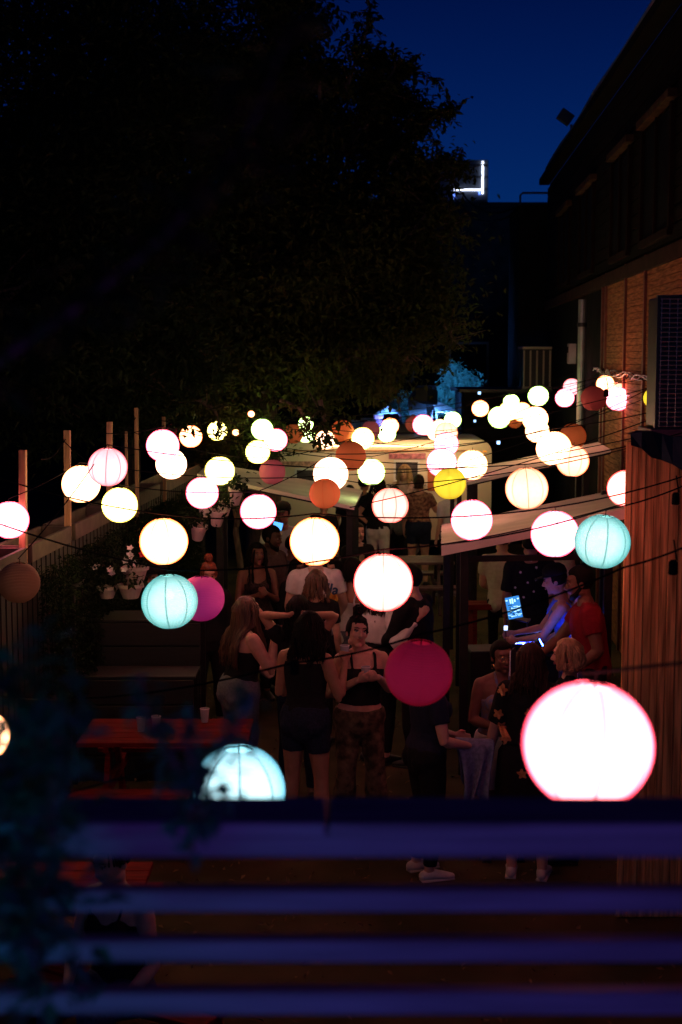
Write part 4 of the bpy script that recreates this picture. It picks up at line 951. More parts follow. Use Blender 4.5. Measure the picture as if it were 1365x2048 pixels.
# extra bare cables crossing the right half
for k, (a, b) in enumerate((((884, 1089, 10.2), (1400, 960, 9.0)), ((700, 1015, 11), (1400, 800, 12.5)), ((620, 905, 16), (1340, 765, 15)), ((560, 800 + 42, 19), (1250, 745, 17)), ((80, 1146, 10.5), (-40, 1150, 10.0)), ((683, 950, 14), (1340, 860, 11)))):
    cable([P(*a), P(*b)], ('bare cable sagging across the near canopy', 'bare cable rising to the air conditioner', 'thin bare cable over the trailer front', 'thin bare cable above the trailer roof', 'short cable in front of the tan lantern', 'bare cable meeting the shelf of the air conditioner')[k], .0045, .02)
# dark sockets hanging on the near right cable
for k, (x, y, Y) in enumerate(((1347, 1120, 6.2), (1352, 985, 7.5), (590, 1318, 5.9), (1213, 778, 11.8))):
    p = P(x, y, Y); t = empty('bulb_socket', p, 0, ('dark empty bulb socket hanging by the plank wall, lower one', 'dark empty bulb socket hanging by the plank wall, upper one', 'blurred socket glinting blue beside the woman in shorts', 'dark socket in front of the siding lanterns')[k], 'socket')
    bm = NB(); tube(bm, [(0, 0, .09), (.01, 0, .03), (.015, 0, 0)], .004, 5); obj('lead', bm, M_cable, t)
    bm = NB(); lathe(bm, [(.012, .0), (.02, -.01), (.022, -.06), (.018, -.065)], 10, capb=True, capt=True); obj('holder', bm, M_cable, t)
# ================================================================== PEOPLE
def skin_mat(n, c): return mat('skin_' + n, c, .5, .08, 20, sss=.06, spec=.35)
SK = {'light': skin_mat('light', (.58, .33, .24)), 'tan': skin_mat('tan', (.42, .22, .14)), 'brown': skin_mat('brown', (.22, .10, .065)), 'dark': skin_mat('dark', (.10, .05, .035))}
def cloth(n, c, var=.15, sc=30, c2=None): return mat('cloth_' + n, c, .9, var, sc, .0008, spec=.15, col2=c2)
CB = cloth('black', (.014, .013, .015)); CW = cloth('white', (.68, .64, .62), .06); CBG = cloth('beige', (.50, .42, .32), .08); CR = cloth('red', (.27, .015, .03), .1); CJ = cloth('denim', (.05, .065, .13), .3, 60)
CJD = cloth('dark_denim', (.018, .024, .05), .3, 60); CJL = cloth('light_denim', (.15, .16, .20), .2, 60); CG = cloth('grey', (.16, .15, .16)); CCAMO = cloth('camo', (.20, .14, .09), 0, 16, (.04, .028, .02)); CFL = cloth('rose_print', (.45, .24, .17), 0, 22, (.10, .04, .035))
CDOT = cloth('speckled', (.012, .012, .016)); CBLU = cloth('blue_floral', (.16, .22, .42), 0, 28, (.32, .22, .16)); CDB = cloth('navy', (.02, .024, .05)); CHOOD = cloth('hood', (.02, .018, .018)); CLACE = cloth('lace', (.05, .03, .028), .5, 70)
HB = mat('hair_black', (.008, .006, .005), .7, .3, 40, stretch=(1, 1, .1), spec=.12); HBR = mat('hair_brown', (.035, .018, .011), .65, .5, 40, stretch=(1, 1, .1), spec=.2); HBL = mat('hair_blonde', (.36, .22, .10), .5, .4, 40, stretch=(1, 1, .1)); HDB = mat('hair_dark_blonde', (.10, .05, .026), .5, .5, 40, stretch=(1, 1, .1)); HAU = mat('hair_auburn', (.20, .05, .015), .5, .4, 40)
M_eye = mat('eye_white', (.6, .55, .52), .2); M_iris = mat('iris', (.03, .02, .015), .1); M_lip = mat('lips', (.32, .09, .08), .4); M_gold = mat('gold', (.8, .55, .3), .25, metal=1.0); M_shoe = mat('shoe_white', (.6, .52, .48), .6, .1, 20); M_shoeb = mat('shoe_black', (.02, .02, .02), .5)

def loft(bm, pts, rads, ref=V(1, 0, 0), n=14, ends='round'):
    pts = [Vector(p) for p in pts]; rads = [(r, r) if isinstance(r, (int, float)) else r for r in rads]; N = len(pts); R_ = []
    def frame(i):
        t = (pts[min(i + 1, N - 1)] - pts[max(i - 1, 0)]).normalized(); s = (ref - t * ref.dot(t))
        if s.length < .05: s = V(0, 1, 0) - t * t.y
        s.normalize(); return t, s, t.cross(s)
    def ring(p, s, q, ra, rb): return [bm.verts.new(p + s * (ra * math.cos(k * 2 * math.pi / n)) + q * (rb * math.sin(k * 2 * math.pi / n))) for k in range(n)]
    t, s, q = frame(0)
    if ends in ('round', 'start'):
        for a in (75, 45, 20): ra, rb = rads[0]; R_.append(ring(pts[0] - t * min(ra, rb) * math.sin(R(a)), s, q, ra * math.cos(R(a)), rb * math.cos(R(a))))
    for i in range(N):
        t, s, q = frame(i); R_.append(ring(pts[i], s, q, *rads[i]))
    t, s, q = frame(N - 1)
    if ends in ('round', 'end'):
        for a in (20, 45, 75): ra, rb = rads[-1]; R_.append(ring(pts[-1] + t * min(ra, rb) * math.sin(R(a)), s, q, ra * math.cos(R(a)), rb * math.cos(R(a))))
    for a, b in zip(R_, R_[1:]):
        for k in range(n): bm.faces.new((a[k], a[(k + 1) % n], b[(k + 1) % n], b[k]))
    bm.faces.new(R_[0][::-1]); bm.faces.new(R_[-1])
def lerp_tab(tab, z):
    if z <= tab[0][0]: return tab[0][1:]
    for a, b in zip(tab, tab[1:]):
        if z <= b[0]:
            t = (z - a[0]) / (b[0] - a[0]); t = t * t * (3 - 2 * t) if False else t; return tuple(x + (y - x) * t for x, y in zip(a[1:], b[1:]))
    return tab[-1][1:]
TW = [(.80, .12, .085, .01), (.86, .165, .105, .012), (.92, .178, .115, .015), (.98, .168, .105, .008), (1.04, .142, .092, 0), (1.10, .130, .088, -.003), (1.18, .142, .095, -.004), (1.26, .152, .105, -.008), (1.32, .158, .098, 0), (1.37, .150, .078, .008), (1.41, .105, .062, .012), (1.44, .062, .056, .012), (1.47, .052, .052, .008), (1.54, .050, .050, -.005)]
TM = [(.80, .12, .09, .01), (.86, .150, .105, .01), (.92, .160, .112, .010), (.98, .155, .108, .004), (1.06, .150, .104, 0), (1.14, .160, .108, 0), (1.22, .175, .115, -.003), (1.30, .186, .116, 0), (1.36, .185, .095, .008), (1.40, .135, .072, .012), (1.44, .075, .064, .012), (1.47, .060, .060, .008), (1.54, .058, .058, -.003)]

def finish(name, bm, m, parent, vox, s, sm=4, dec=None, fold=0.0, fs=9.0, xf=None):
    """closed overlapping shells -> one skin, blended where limbs meet"""
    bm.transform(Matrix.Scale(s, 4)); bmesh.ops.recalc_face_normals(bm, faces=bm.faces)
    me = bpy.data.meshes.new(name); bm.to_mesh(me); bm.free(); o = bpy.data.objects.new('tmp', me); COL.objects.link(o)
    q = o.modifiers.new('r', 'REMESH'); q.mode = 'VOXEL'; q.voxel_size = vox; q.use_smooth_shade = True
    q = o.modifiers.new('s', 'SMOOTH'); q.iterations = sm; q.factor = .5
    if dec: q = o.modifiers.new('d', 'DECIMATE'); q.ratio = dec
    dg = bpy.context.evaluated_depsgraph_get(); me2 = bpy.data.meshes.new_from_object(o.evaluated_get(dg)); bpy.data.objects.remove(o); bpy.data.meshes.remove(me)
    me2.name = name
    if fold:
        nn = [v.normal.copy() for v in me2.vertices]
        for v, n_ in zip(me2.vertices, nn):
            p = v.co; w_ = noise.noise(V(p.x * fs, p.y * fs, p.z * fs * .55 + 3)) + .6 * noise.noise(V(p.x * fs * 2.3 + 9, p.y * fs * 2.3, p.z * fs)); v.co = p + n_ * (fold * w_)
    me2.materials.clear(); me2.materials.append(m); me2.shade_smooth(); return link(name, me2, parent)

class Fig: pass
def person(label, loc, yaw, h=1.68, man=False, skin='light', hair=('long', None, .35), wear=(), lean=(0, 0), a=None, b=None, la=None, lb=None, ha=None, hb=None, head=(0, 0, 0), hoff=(0, 0, 0), sit=0.0, wt=1.0, vox=.0115, face=True, shoes=None, glasses=False, fing=True):
    f = Fig(); s = h / 1.68; f.s = s; tab = TM if man else TW; f.tab = tab; f.wt = wt; f.man = man; dz = -sit; f.dz = dz; f.vox = vox
    root = empty('person', (loc[0], loc[1], 0), yaw, label, 'person'); f.root = root
    def off(z): t = max(0, (z - .93) / .5) ** 1.2; return V(lean[0] * t, lean[1] * t, dz)
    f.off = off
    sw = .185 if man else .162
    f.sh = {k: V(q * sw, .012, 1.372) + off(1.372) for k, q in (('a', -1), ('b', 1))}
    arms = {}
    for k, q, sp_ in (('a', -1, a), ('b', 1, b)):
        if sp_ is None: sp_ = ((q * (sw + .05), .03, 1.09), (q * (sw + .06), -.04, .86))
        arms[k] = [f.sh[k]] + [Vector(x) + V(0, 0, dz) for x in sp_]
    f.arms = arms
    legs = {}
    for k, q, sp_ in (('a', -1, la), ('b', 1, lb)):
        hip = V(q * .088, .01, .90 + dz)
        if sp_ is None:
            sp_ = ((q * .10, -.02, .49), (q * .11, .03, .085)) if sit == 0 else ((q * .12, -.42, .50 + (.93 - sit - .5)), (q * .13, -.40, .085))
        legs[k] = [hip] + [Vector(x) for x in sp_]
    f.legs = legs
    def torso(bm, z0, z1, inf, n=20, ends='flat', step=.03):
        zs = []; z = z0
        while z < z1 - .008: zs.append(z); z += step
        zs.append(z1); pts = []; rd = []
        for z in zs:
            rx, ry, yo = lerp_tab(tab, z); k = wt if z < 1.40 else 1; pts.append(V(0, yo, z) + off(z)); rd.append((rx * k + inf, ry * k + inf))
        loft(bm, pts, rd, V(1, 0, 0), n, ends)
        if not man and z1 > 1.26 and z0 < 1.2:
            for q in (-1, 1): ball(bm, V(q * .068, -.075 * wt, 1.245) + off(1.245), (.06 * wt + inf, .058 * wt + inf, .062 * wt + inf), 2)
        if z0 < .9 and z1 > .95:
            for q in (-1, 1): ball(bm, V(q * .075, .05, .885 + dz), (.085 * wt + inf, .085 * wt + inf, .085 + inf), 2)
    def arm(bm, k, inf, t0=0.0, t1=1.0, ends='round', loose=0.0):
        S, E, W = arms[k]; am = 1.15 if man else 1.0; q = am * wt
        prof = [(0, .050), (.12, .051), (.25, .044), (.45, .038), (.5, .036), (.6, .038), (.75, .032), (1.0, .023)]
        ts = [t0] + [t for t in (.06, .12, .2, .25, .35, .45, .5, .55, .6, .68, .75, .88, 1.0) if t0 < t < t1] + [t1]; pts = []; rd = []
        for t in ts:
            p = S.lerp(E, t * 2) if t <= .5 else E.lerp(W, (t - .5) * 2); r = lerp_tab(prof, t)[0] * q + inf + loose * t; pts.append(p); rd.append(r)
        loft(bm, pts, rd, V(.3, .9, .2), 12, ends)
    def leg(bm, k, inf, t0=0.0, t1=1.0, ends='round', flare=0.0):
        H, K, A = legs[k]; q = wt
        prof = [(0, .088), (.2, .080), (.4, .062), (.5, .054), (.58, .053), (.68, .055), (.82, .043), (1.0, .034)]
        ts = [t0] + [t for t in (.1, .2, .3, .4, .5, .58, .68, .82) if t0 < t < t1] + [t1]; pts = []; rd = []
        for t in ts:
            p = H.lerp(K, t * 2) if t <= .5 else K.lerp(A, (t - .5) * 2); pts.append(p); rd.append(lerp_tab(prof, t)[0] * q + inf + flare * max(0, t - .4))
        loft(bm, pts, rd, V(1, 0, 0), 14, ends)
    f.torso, f.arm, f.leg = torso, arm, leg
    # head frame
    hc = V(0, -.012, 1.592) + off(1.56) + Vector(hoff); f.hc = hc
    HM = Matrix.Translation(hc) @ (Matrix.Rotation(R(head[0]), 4, 'Z') @ Matrix.Rotation(R(head[1]), 4, 'X') @ Matrix.Rotation(R(head[2]), 4, 'Y')) @ Matrix.Diagonal((1.05, 1.07, 1.11, 1)); f.HM = HM; H3 = HM.to_3x3(); f.H3 = H3
    bm = NB()
    torso(bm, .87, 1.44, 0, ends='round'); base = off(1.42) + V(0, .012, 1.42)
    loft(bm, [base, base.lerp(HM @ V(0, .01, -.07), .5), HM @ V(0, .012, -.06), HM @ V(0, .01, -.02)], [(.056, .054) if man else (.048, .048)] * 4, n=12)
    for q in (-1, 1): loft(bm, [V(q * .03, .02, 1.435) + off(1.43), f.sh['a' if q < 0 else 'b'] + V(-q * .01, 0, .012)], [.038, .042])
    def hb_(c, r, sub=2): ball(bm, HM @ V(*c), r, sub, H3)
    k = 1.04 if man else 1.0
    hb_((0, .014, .022), (.073 * k, .090, .088), 3); hb_((0, -.022, -.022), (.060 * k, .070, .082), 3); hb_((0, -.062, -.088), (.024 * k, .024, .020)); hb_((0, -.06, .035), (.052, .028, .024))
    for q in (-1, 1): hb_((q * .036, -.058, -.018), (.022, .026, .022)); hb_((q * .048 * k, -.012, -.068), (.018, .035, .026)); hb_((q * .074 * k, .008, -.008), (.009, .020, .031))
    loft(bm, [HM @ V(0, -.083, .018), HM @ V(0, -.098, -.006), HM @ V(0, -.108, -.022)], [.008, .010, .0125]); hb_((0, -.094, -.027), (.017, .014, .009))
    for c in ('a', 'b'): arm(bm, c, 0)
    for c in ('a', 'b'):
        leg(bm, c, 0); A = legs[c][2]; q = -1 if c == 'a' else 1
        loft(bm, [A + V(0, .02, -.03), A + V(0, -.05, -.04), A + V(q * .02, -.13, -.06)], [(.032, .032), (.036, .028), (.036, .016)])
    # hands: palm, four fingers, thumb
    for c, hd in (('a', ha), ('b', hb)):
        S, E, W = arms[c]; d = (W - E).normalized() if hd is None else Vector(hd[0]).normalized(); q = -1 if c == 'a' else 1
        nrm = V(-q * .9, .1, .2) if hd is None else Vector(hd[1]); nrm = (nrm - d * nrm.dot(d)).normalized(); sd = d.cross(nrm); curl = .5 if hd is None else hd[2]
        loft(bm, [W, W + d * .03, W + d * .075], [(.021, .021), (.034, .016), (.037, .014)], sd, 10)
        if fing:
            for j, (o_, ln) in enumerate(((-.030, .062), (-.010, .074), (.010, .070), (.028, .054))):
                p0 = W + d * .07 + sd * o_; an = curl * .7; d1 = (d * math.cos(an) + nrm * math.sin(an)); d2 = (d * math.cos(an * 2.4) + nrm * math.sin(an * 2.4))
                loft(bm, [p0 - d * .01, p0 + d1 * ln * .5, p0 + d1 * ln * .5 + d2 * ln * .5], [.0095, .009, .0075], sd, 8)
            ts_ = -1 if hd is None or len(hd) < 4 else hd[3]
            t0_ = W + d * .028 + sd * .022 * ts_; t1_ = t0_ + (sd * ts_ * .8 + d * .7 + nrm * .3).normalized() * .035; loft(bm, [t0_, t1_, t1_ + (d * .8 + nrm * .5).normalized() * .03], [.012, .0105, .008], sd, 8)
        f.__dict__['hand' + c] = W + d * .07 + nrm * .03
    body = finish('body', bm, SK[skin], root, vox * .85 * s if vox < .009 else vox * .9 * s, s, 3, None if vox > .01 else .6)
    # face
    def hp(x, y, z): return (HM @ V(x, y, z)) * s
    if face:
        for q in (-1, 1):
            e = NB(); ball(e, hp(q * .029, -.0795, .010), V(.0125, .007, .0065) * s, 2, H3); eo = obj('eye', e, M_eye, root, smooth=True)
            e = NB(); ball(e, hp(q * .029, -.0858, .010), V(.0055, .0022, .0055) * s, 1, H3); obj('iris', e, M_iris, eo)
            e = NB(); tube(e, [hp(q * .016, -.0855, .012), hp(q * .028, -.0885, .0175), hp(q * .042, -.080, .013)], .0024 * s, 4); obj('eyelid', e, HB, eo)
            e = NB(); tube(e, [hp(q * .014, -.090, .029), hp(q * .030, -.089, .036), hp(q * .048, -.074, .030)], [.003 * s, .0035 * s, .0018 * s], 5); obj('eyebrow', e, (hair[3] if len(hair) > 3 else HBR), root)
        e = NB(); loft(e, [hp(-.025, -.081, -.044), hp(-.010, -.093, -.0475), hp(0, -.095, -.050), hp(.010, -.093, -.0475), hp(.025, -.081, -.044)], [.002 * s, .0045 * s, .0045 * s, .0045 * s, .002 * s], V(0, 0, 1), 8)
        loft(e, [hp(-.018, -.085, -.055), hp(0, -.0945, -.058), hp(.018, -.085, -.055)], [.003 * s, .0058 * s, .003 * s], V(0, 0, 1), 8); kind(obj('lips', e, M_lip, root, smooth=True), 'thing'); 
    if glasses:
        e = NB()
        for q in (-1, 1): tube(e, [hp(q * .031 + .021 * math.cos(t * math.pi / 6), -.1, .008 + .017 * math.sin(t * math.pi / 6)) for t in range(13)], .0018 * s, 4, False); tube(e, [hp(q * .052, -.1, .01), hp(q * .076, -.01, .01)], .0016 * s, 4)
        tube(e, [hp(-.01, -.101, .012), hp(.01, -.101, .012)], .0016 * s, 4); o = obj('glasses', e, M_dmetal if glasses != 'gold' else M_gold, root)
    # hair
    hm = hair[1] or HBR; style = hair[0]; ln = hair[2] if len(hair) > 2 else .3
    hr_ = random.Random(int(abs(loc[0] * 977 + loc[1] * 131)) % 1009)
    if style != 'none':
        e = NB(); vs = ball(e, (0, 0, 0), (.083, .101, .096), 4)
        for v in vs:
            p = v.co
            m_ = max(0, min(1, (-p.y - .025) / .035)) * max(0, min(1, (.062 - p.z) / .03)); low = max(0, min(1, (-.03 - p.z) / .04)) * .5
            v.co = p * (1 - .30 * m_ - (.22 * low if style in ('bun', 'short', 'cap') else 0)) * (1 + .03 * noise.noise(p * 45))
        e.transform(HM @ Matrix.Translation((0, .012, .022))); e.transform(Matrix.Scale(s, 4)); ho = obj('hair', e, hm, root, smooth=True)
        if style in ('bun',):
            for q in (0,): 
                e = NB(); c = HM @ V(0, .03, .135)
                for t in range(26):
                    a0 = hr_.uniform(0, 6.28); rr2 = hr_.uniform(.012, .034); pts = [c + H3 @ V(rr2 * math.cos(a0 + w_ * .6), rr2 * math.sin(a0 + w_ * .6), hr_.uniform(-.028, .032) + w_ * .004) for w_ in range(7)]; loft(e, pts, [.006, .010, .012, .012, .012, .010, .005], V(0, 0, 1), 6)
                ball(e, c, (.036, .034, .034), 2); e.transform(Matrix.Scale(s, 4)); obj('hair_bun', e, hm, ho, smooth=True)
                e = NB()
                for t in range(30):
                    a0 = hr_.uniform(.3, 6.0); st = V(math.sin(a0) * .083, -math.cos(a0) * .09 + .012, .02 - .03 * abs(math.sin(a0 / 2))); md = V(math.sin(a0) * .06, -math.cos(a0) * .06 + .014, .095); en = V(math.sin(a0) * .015, .03 - math.cos(a0) * .015, .125); loft(e, [HM @ st, HM @ md, HM @ en], [.005, .006, .004], n=5)
                e.transform(Matrix.Scale(s, 4)); obj('hair_strands', e, hm, ho, smooth=True)
        if style in ('long', 'bob', 'pony'):
            e = NB(); nl = 150 if vox < .009 else 90
            for t in range(nl):
                a0 = hr_.uniform(.62, 5.66) if style != 'pony' else hr_.uniform(2.6, 3.7)     # 0 = forehead, pi = back of head
                el_ = hr_.uniform(-.1, 1.25); L_ = ln * hr_.uniform(.75, 1.05)
                st = V(math.sin(a0) * .08 * math.cos(el_), .012 - math.cos(a0) * .098 * math.cos(el_), .022 + .094 * math.sin(el_))
                out = V(math.sin(a0) * .092, .014 - math.cos(a0) * .105, .0); 
                if math.cos(a0) > .1: out.y = min(out.y, -.02); out.x *= 1.02
                pts = [HM @ (st * .98), HM @ ((st + out) * .5 + V(math.sin(a0), -math.cos(a0), .2) * .012), HM @ out]; x, y = out.x, out.y
                dwn = 5; wob = hr_.uniform(0, 6); amp = .008
                root_ = HM @ V(x * 1.03, y * 1.03 + .004, -.02)
                # below the jaw the hair hangs straight down and lies on the shoulders and back
                for w_ in range(1, dwn + 1):
                    d_ = L_ * w_ / dwn; p = root_ - V(0, 0, d_)
                    zz = p.z - dz; bx, by, yo = lerp_tab(tab, max(.9, min(1.5, zz))); 
                    tgt = V(x * (1.0 + .25 * w_ / dwn), (max(y, .02) if abs(math.cos(a0)) > .35 or y > 0 else y) * 1.0, 0)
                    o_ = off(zz); backy = yo + by * wt + .022 if zz < 1.44 else .07
                    if math.cos(a0) < .45: ty = max(o_.y + backy * (.8 + .2 * hr_.random()), p.y) if zz < 1.47 else p.y
                    else: ty = min(o_.y - (by * wt * .7 + .045), p.y) if zz < 1.42 else p.y
                    p = V(p.x * (1 + .08 * w_) if abs(p.x) < .2 else p.x, p.y + (ty - p.y) * min(1, w_ / 2), p.z) + V(amp * math.sin(wob + w_ * 1.9), amp * math.cos(wob + w_ * 1.7), 0); pts.append(p)
                rr2 = hr_.uniform(.006, .011); loft(e, pts, [rr2 * .7, rr2, rr2 * 1.1, rr2 * 1.1, rr2, rr2 * .9, rr2 * .7, rr2 * .3][:len(pts)], V(.7, .7, 0), 6)
            e.transform(Matrix.Scale(s, 4)); kind(obj('hair_locks', e, hm, ho, smooth=True), 'stuff')
        if style == 'cap':
            e = NB(); lathe(e, [(.093, 0), (.095, .02), (.085, .06), (.055, .09), (.01, .102)], 18, capb=True, capt=True); loft(e, [V(0, -.07, .006), V(0, -.115, .0), V(0, -.155, -.006)], [(.07, .006), (.065, .006), (.04, .005)], V(1, 0, 0), 12)
            e.transform(HM @ Matrix.Translation((0, .012, .045)) @ Matrix.Diagonal((1, 1.14, 1, 1))); e.transform(Matrix.Scale(s, 4)); obj('cap', e, CB, root, smooth=True)
        if style == 'beard':
            e = NB(); loft(e, [HM @ V(-.062, .0, -.03), HM @ V(-.052, -.045, -.075), HM @ V(0, -.075, -.10), HM @ V(.052, -.045, -.075), HM @ V(.062, .0, -.03)], [.012, .02, .026, .02, .012], V(0, 0, 1), 10); e.transform(Matrix.Scale(s, 4)); obj('beard', e, hm, root, smooth=True)
    # clothes
    for g in wear:
        kd = g[0]; m_ = g[1]; e = NB()
        if kd == 'tee':       # hem z, sleeve end (0..1)
            hem, sl = g[2], g[3]; torso(e, hem, 1.415, .016, ends='flat'); 
            for q in (-1, 1): loft(e, [V(q * .05, .015, 1.42) + off(1.42), f.sh['a' if q < 0 else 'b'] + V(-q * .01, 0, .01)], [.045, .056], n=12)
            for c in ('a', 'b'): arm(e, c, .013, 0, sl, 'start', .02 if sl < .6 else .0)
            finish('shirt', e, m_, root, vox * 1.1 * s, s, 3, None, .006, 11)
        elif kd == 'tank':    # hem z, neckline z, straps
            hem, top = g[2], g[3]; torso(e, hem, top, .010, ends='flat')
            if len(g) > 4 and g[4]:
                for q in (-1, 1):
                    fx = V(q * .085, -.085 - .045 * wt, top - .03) + off(top); fy = V(q * .095, -.03, 1.405) + off(1.40); fz = V(q * .09, .055, 1.385) + off(1.38); fb_ = V(q * .07, .085, top - .01) + off(top); fb_.y += .01
                    loft(e, [fx, fx.lerp(fy, .5) + V(0, -.016, .0), fy + V(0, -.018, .012), (fy + fz) / 2 + V(0, 0, .028), fz + V(0, .02, .008), fb_ + V(0, .02, 0)], [g[4]] * 6, V(1, 0, 0), 8)
            finish('top', e, m_, root, vox * 1.0 * s, s, 3, None, .004, 12)
        elif kd == 'halter':
            hem, top = g[2], g[3]; torso(e, hem, top, .010, ends='flat'); fx = V(0, -.11, top - .03) + off(top)
            for q in (-1, 1): loft(e, [fx + V(q * .02, 0, 0), V(q * .045, -.085, 1.36) + off(1.36), V(q * .055, -.01, 1.455) + off(1.45), V(0, .065, 1.46) + off(1.46)], [.012] * 4, n=8)
            finish('halter_top', e, m_, root, vox * 1.0 * s, s, 3, None, .003, 12)
        elif kd in ('pants', 'shorts'):   # waist z, leg end
            top, end = g[2], g[3]; torso(e, .85, top, .016, ends='start'); ball(e, V(0, .01, .86 + dz), (.12, .11, .09), 2); fl2 = g[4] if len(g) > 4 else 0
            for c in ('a', 'b'): leg(e, c, .012, 0, end, 'start', fl2)
            finish('trousers' if kd == 'pants' else 'shorts', e, m_, root, vox * 1.1 * s, s, 3, None, .007, 8)
        elif kd == 'skirt':
            top, bot = g[2], g[3]; K = (legs['a'][1] + legs['b'][1]) / 2; loft(e, [V(0, .005, top + dz), V(0, .012, .93 + dz), V(0, .015, .85 + dz), V(0, .01, (bot + .85) / 2 + dz), V(0, .0, bot + dz)], [(.15 * wt, .11 * wt), (.195 * wt, .135 * wt), (.205 * wt, .145 * wt), (.215 * wt, .15 * wt), (.225 * wt, .155 * wt)], n=20, ends='flat')
            finish('skirt', e, m_, root, vox * 1.1 * s, s, 3, None, .008, 8)
    sm_ = shoes or M_shoeb
    for c, q in (('a', -1), ('b', 1)):
        A = legs[c][2]; e = NB(); loft(e, [A + V(0, .045, -.045), A + V(0, .0, -.035), A + V(q * .006, -.06, -.045), A + V(q * .018, -.14, -.058), A + V(q * .022, -.175, -.062)], [(.036, .038), (.041, .045), (.043, .038), (.044, .026), (.034, .018)], V(1, 0, 0), 12)
        box(e, A + V(q * .01, -.06, -.078), (.078, .25, .018), Matrix.Rotation(q * .08, 3, 'Z'), .004); e.transform(Matrix.Scale(s, 4)); obj('shoe', e, sm_, root, smooth=True)
    return f
def at_head(px, py, h, zf=None, Y=None):
    """ground spot of someone whose head centre is seen there"""
    if Y: return P(px, py, Y)
    return Z(px, py, (zf if zf else 1.585 / 1.68 * h))
def held_cup(f, c, label, m=None, liquid=None):
    p = f.root.matrix_basis @ (Vector(f.__dict__['hand' + c]) * f.s); return cup(p - V(0, 0, .035), label, m or M_clear, liquid, .10, .036, straw=False)
def part_ball(f, name, pts, r, m, closed=False):
    e = NB(); tube(e, [(f.HM @ V(*p)) * f.s for p in pts], r, 6, not closed); return obj(name, e, m, f.root, smooth=True)

# --- the woman with the bun, centre
h1 = at_head(711, 1268, 1.66)
f1 = person('smiling woman with dark bun, black camisole and patterned trousers clasping a cup', h1 + V(.035, .06, 0), R(10), 1.66, skin='light', hair=('bun', HB, .1, HB), lean=(.02, .02), hoff=(-.045, -.005, -.005), head=(6, -7, 8), wt=1.1, vox=.0062,
            a=((-.235, .02, 1.10), (-.065, -.235, 1.265)), b=((.255, .03, 1.12), (.10, -.235, 1.28)), ha=((.75, -.45, .3), (.3, .8, .5), .55, 1), hb=((-.85, -.35, .1), (-.1, .9, .3), .5, -1), la=((-.11, -.02, .49), (-.13, .03, .085)), lb=((.12, -.03, .49), (.15, .02, .085)),
            wear=(('tank', CB, 1.035, 1.30, .0115), ('pants', CCAMO, 1.0, .97, .07)), shoes=M_shoeb)
held_cup(f1, 'a', 'clear cup clasped by the woman with the bun', M_clear)
# --- long fair haired woman, profile to the right
h2 = at_head(480, 1225, 1.66)
f2 = person('woman with long wavy fair hair and black tube top resting her chin on her hand', h2, R(122), 1.66, skin='light', hair=('long', HDB, .42), lean=(0, -.05), head=(-14, -6, 0), wt=1.3, vox=.0085,
            a=((-.29, -.13, 1.13), (-.16, -.24, 1.38)), b=((.20, -.15, 1.12), (.10, -.25, 1.05)), ha=((.25, .1, .95), (.3, .9, 0), 1.2, -1), wear=(('tank', CB, 1.02, 1.28), ('pants', CJL, 1.04, .97)))
# --- woman in shorts seen from behind
h3 = at_head(612, 1258, 1.73)
f3 = person('dark haired woman in black tank and dark denim shorts seen from behind raising a cup', h3, R(158), 1.73, skin='tan', hair=('long', HB, .2), head=(-8, 0, 0), hoff=(-.03, 0, 0), wt=1.05, vox=.0085,
            a=((-.245, -.05, 1.08), (-.245, -.15, 1.32)), b=((.22, -.02, 1.09), (.12, -.22, 1.1)), ha=((-.1, -.3, .9), (.6, -.5, 0), .9, 1), la=((-.115, -.01, .49), (-.14, .03, .085)), lb=((.115, -.01, .49), (.14, .03, .085)),
            wear=(('tank', CB, .98, 1.36, .02), ('shorts', CJD, 1.02, .26, .03)))
held_cup(f3, 'a', 'clear cup with white rim held by the woman in shorts', M_clear)
# --- person with arms behind the head
h4 = at_head(598, 1222, 1.68)
f4 = person('dark haired woman in a black tee folding her bare arms behind her head', h4, R(178), 1.68, skin='tan', hair=('long', HB, .22), vox=.0095,
            a=((-.30, -.01, 1.545), (-.085, .10, 1.575)), b=((.30, -.01, 1.545), (.085, .10, 1.565)), ha=((.95, .1, .1), (0, -.9, .2), .4, 1), hb=((-.95, .1, .1), (0, -.9, .2), .4, -1), wear=(('tee', CB, .95, .22), ('pants', CJD, .98, .97)))
# --- white tee with print
h5 = at_head(632, 1108, 1.80)
f5 = person('broad man in a white tee with blue lettering on the back, head behind a lantern', h5, R(182), 1.80, man=True, skin='light', hair=('short', HBR, .1), wt=1.08, vox=.0105, a=((-.26, .02, 1.12), (-.24, -.12, .95)), b=((.25, .02, 1.12), (.24, -.12, .95)), wear=(('tee', CW, .88, .30), ('pants', CJD, .95, .97)))
# --- dark blonde in front of the white tee
h6 = at_head(633, 1166, 1.64)
person('woman with dark blonde hair and black tee standing before the white tee man', h6, R(168), 1.64, skin='light', hair=('long', HDB, .15), lean=(0, 0), wear=(('tee', CB, .9, .3), ('pants', CB, .95, .97)))
